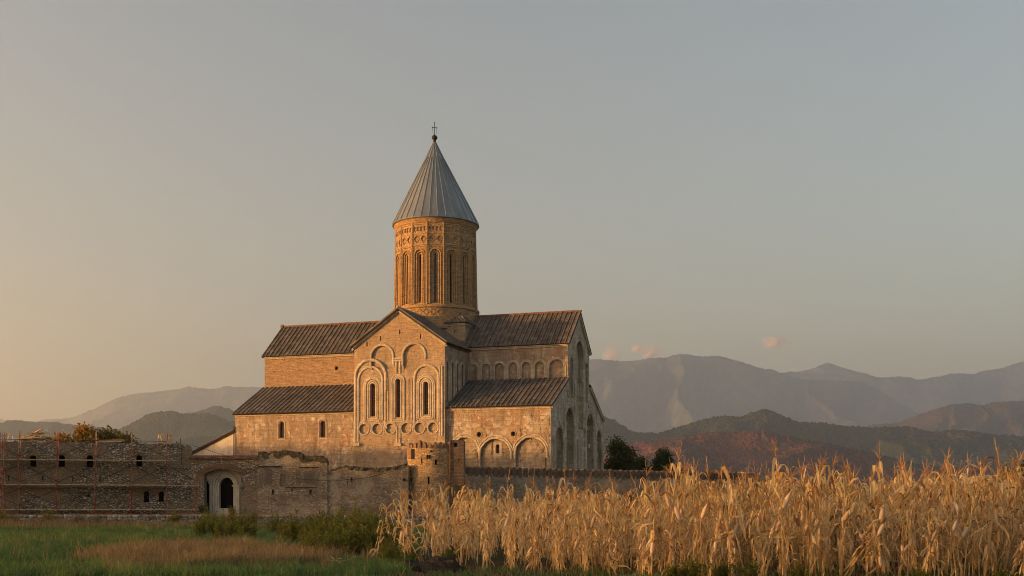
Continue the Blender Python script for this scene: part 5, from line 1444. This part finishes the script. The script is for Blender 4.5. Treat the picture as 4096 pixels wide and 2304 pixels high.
# positions: front rows individually, the deep field as one mass
def front_edge(x): return np.interp(x, [-3, -2.2, -1, 1, 3, 16], [31.5, 30.0, 28.6, 27.2, 25.4, 24.8])
rc = np.random.default_rng(5)
P = []
for xx in np.arange(-3.2, 60, .62):                 # rows run away from the camera
    y = 24.4
    while y < 92:
        y += rc.uniform(.2, .5) if y < 33 else (rc.uniform(.25, .6) if y < 48 else rc.uniform(.8, 1.9))
        x = xx + rc.normal(0, .1)
        if y < front_edge(x) or x > .62 * y + 3 or x < corn_edge(np.array([y]))[0] + .1: continue
        if x / y < .0 and y < 60 and rc.random() < .5: continue
        if y < 40 and mnoise.noise(Vector((x * .7, y * .7, 3))) > .18 and rc.random() < .65: continue      # thin spots
        P.append((x, y))
P = np.array(P)
P = P[np.argsort(P[:, 1] + 200 * (P[:, 0] > .445 * P[:, 1] + .6))]
def corn_scale(x, y):
    u = x / y
    m = float(np.interp(u, [-.12, -.05, .07, .2, .45], [.56, .62, .77, .93, .98])) * (1 if y < 36 else .97)
    q = rc.random()
    if u < -.02 and q < .4: return float(rc.uniform(.85, 1.08))
    if q < .22: return float(min(1.3, m * rc.uniform(1.1, 1.55)))
    return float(np.clip(rc.normal(m * .86, .15 * m), .3, 1.2))
g = 'corn plants in the front rows'
LBL = 'dry golden corn plant with drooping leaves in the front rows'
protoc = []
for k, (H, st, lf, ts, ears) in enumerate(variants):
    t = bpy.data.objects.new('corn_plant', None); COL.objects.link(t)
    st.build('stalk', m_cornstalk, t); lf.build('leaves', m_cornleaf, t)
    if ts.v: ts.build('tassel', m_tassel, t)
    for e in ears: e.build('ear', m_husk, t, smooth=True)
    protoc.append(t)
N1 = 286
used = [False] * NV
def place(k, x, y, s, label, group=g):
    if not used[k]: o = protoc[k]; used[k] = True
    else: o = copy_tree(protoc[k])
    o.location = (x, y, 0); k_ = 1 if rc.random() > .12 else 4
    o.rotation_euler = (rc.normal(0, .08) * k_, rc.normal(0, .08) * k_, rc.uniform(0, 6.28)); o.scale = (s, s, s)
    tag(o, label, 'corn plant', group); return o
for i in range(min(N1, len(P))):
    place(i % NV if i < NV else int(rc.integers(NV)), P[i, 0], P[i, 1], corn_scale(*P[i]), LBL)
lone = [(-3.1, 31.8, 1.02, 'tall tasselled corn plant in the loose stand at the left end of the field'), (-2.9, 33.5, 1.0, 'tall tasselled corn plant in the loose stand at the left end of the field'), (-2.35, 30.6, .95, 'tall tasselled corn plant in the loose stand at the left end of the field'), (-3.3, 36.5, 1.08, 'tall tasselled corn plant in the loose stand at the left end of the field'), (-1.9, 29.9, .98, 'tall tasselled corn plant in the loose stand at the left end of the field'), (-3.4, 28.8, .62, 'short broken corn stalk standing alone leftmost in the weeds'), (-3.55, 34.0, .92, 'tall withered corn plant standing alone left of the corn rows'), (-2.75, 30.2, .9, 'withered corn plant just right of the lone tall one at the corn edge')]
for i, (x, y, s, lb) in enumerate(lone): place((i * 5 + 2) % NV, x, y, s, lb, 'corn plants standing apart')
o = place(5, -4.9, 28.6, .55, 'broken corn plant lying pale on the grass at the lower edge', 'corn plants standing apart'); o.rotation_euler = (0.1, R(82), .5); o.location.z = .12
# deep field
VV = []; TT = []; FF = []; off = 0
vm = []
for H, st, lf, ts, ears in variants:
    v = []; f = []; t = []; mi = []; oo = 0
    for q, m in [(st, 0), (lf, 1), (ts, 2)] + [(e, 3) for e in ears]:
        v += q.v; t += q.t
        for a in q.f:
            if len(a) == 4: f.append([i + oo for i in a]); mi.append(m)
        oo += len(q.v)
    vm.append((np.array(v), np.array(f), np.array(t), np.array(mi)))
MI = []
for x, y in P[N1:]:
    v, f, t, mi = vm[int(rc.integers(NV))]
    a = rc.uniform(0, 6.28); s = corn_scale(x, y); c, sn = math.cos(a), math.sin(a)
    lx, ly = rc.normal(0, .06, 2)
    w = v * s
    q = np.stack([w[:, 0] * c - w[:, 1] * sn + lx * w[:, 2] + x, w[:, 0] * sn + w[:, 1] * c + ly * w[:, 2] + y, w[:, 2]], 1)
    VV.append(q); FF.append(f + off); TT.append(np.clip(t + rc.normal(0, .15), 0, 1)); MI.append(mi); off += len(v)
me = raw_mesh('corn_field', np.concatenate(VV), np.concatenate(FF), None, np.concatenate(TT))
for m in (m_cornstalk, m_cornleaf, m_tassel, m_husk): me.materials.append(m)
me.polygons.foreach_set('material_index', np.concatenate(MI).astype(np.int32))
o = link('corn_field', me); tag(kind(o, 'stuff'), 'deep field of dry golden corn behind the front rows', 'corn field')
print('corn', len(P), 'deep tris', off)
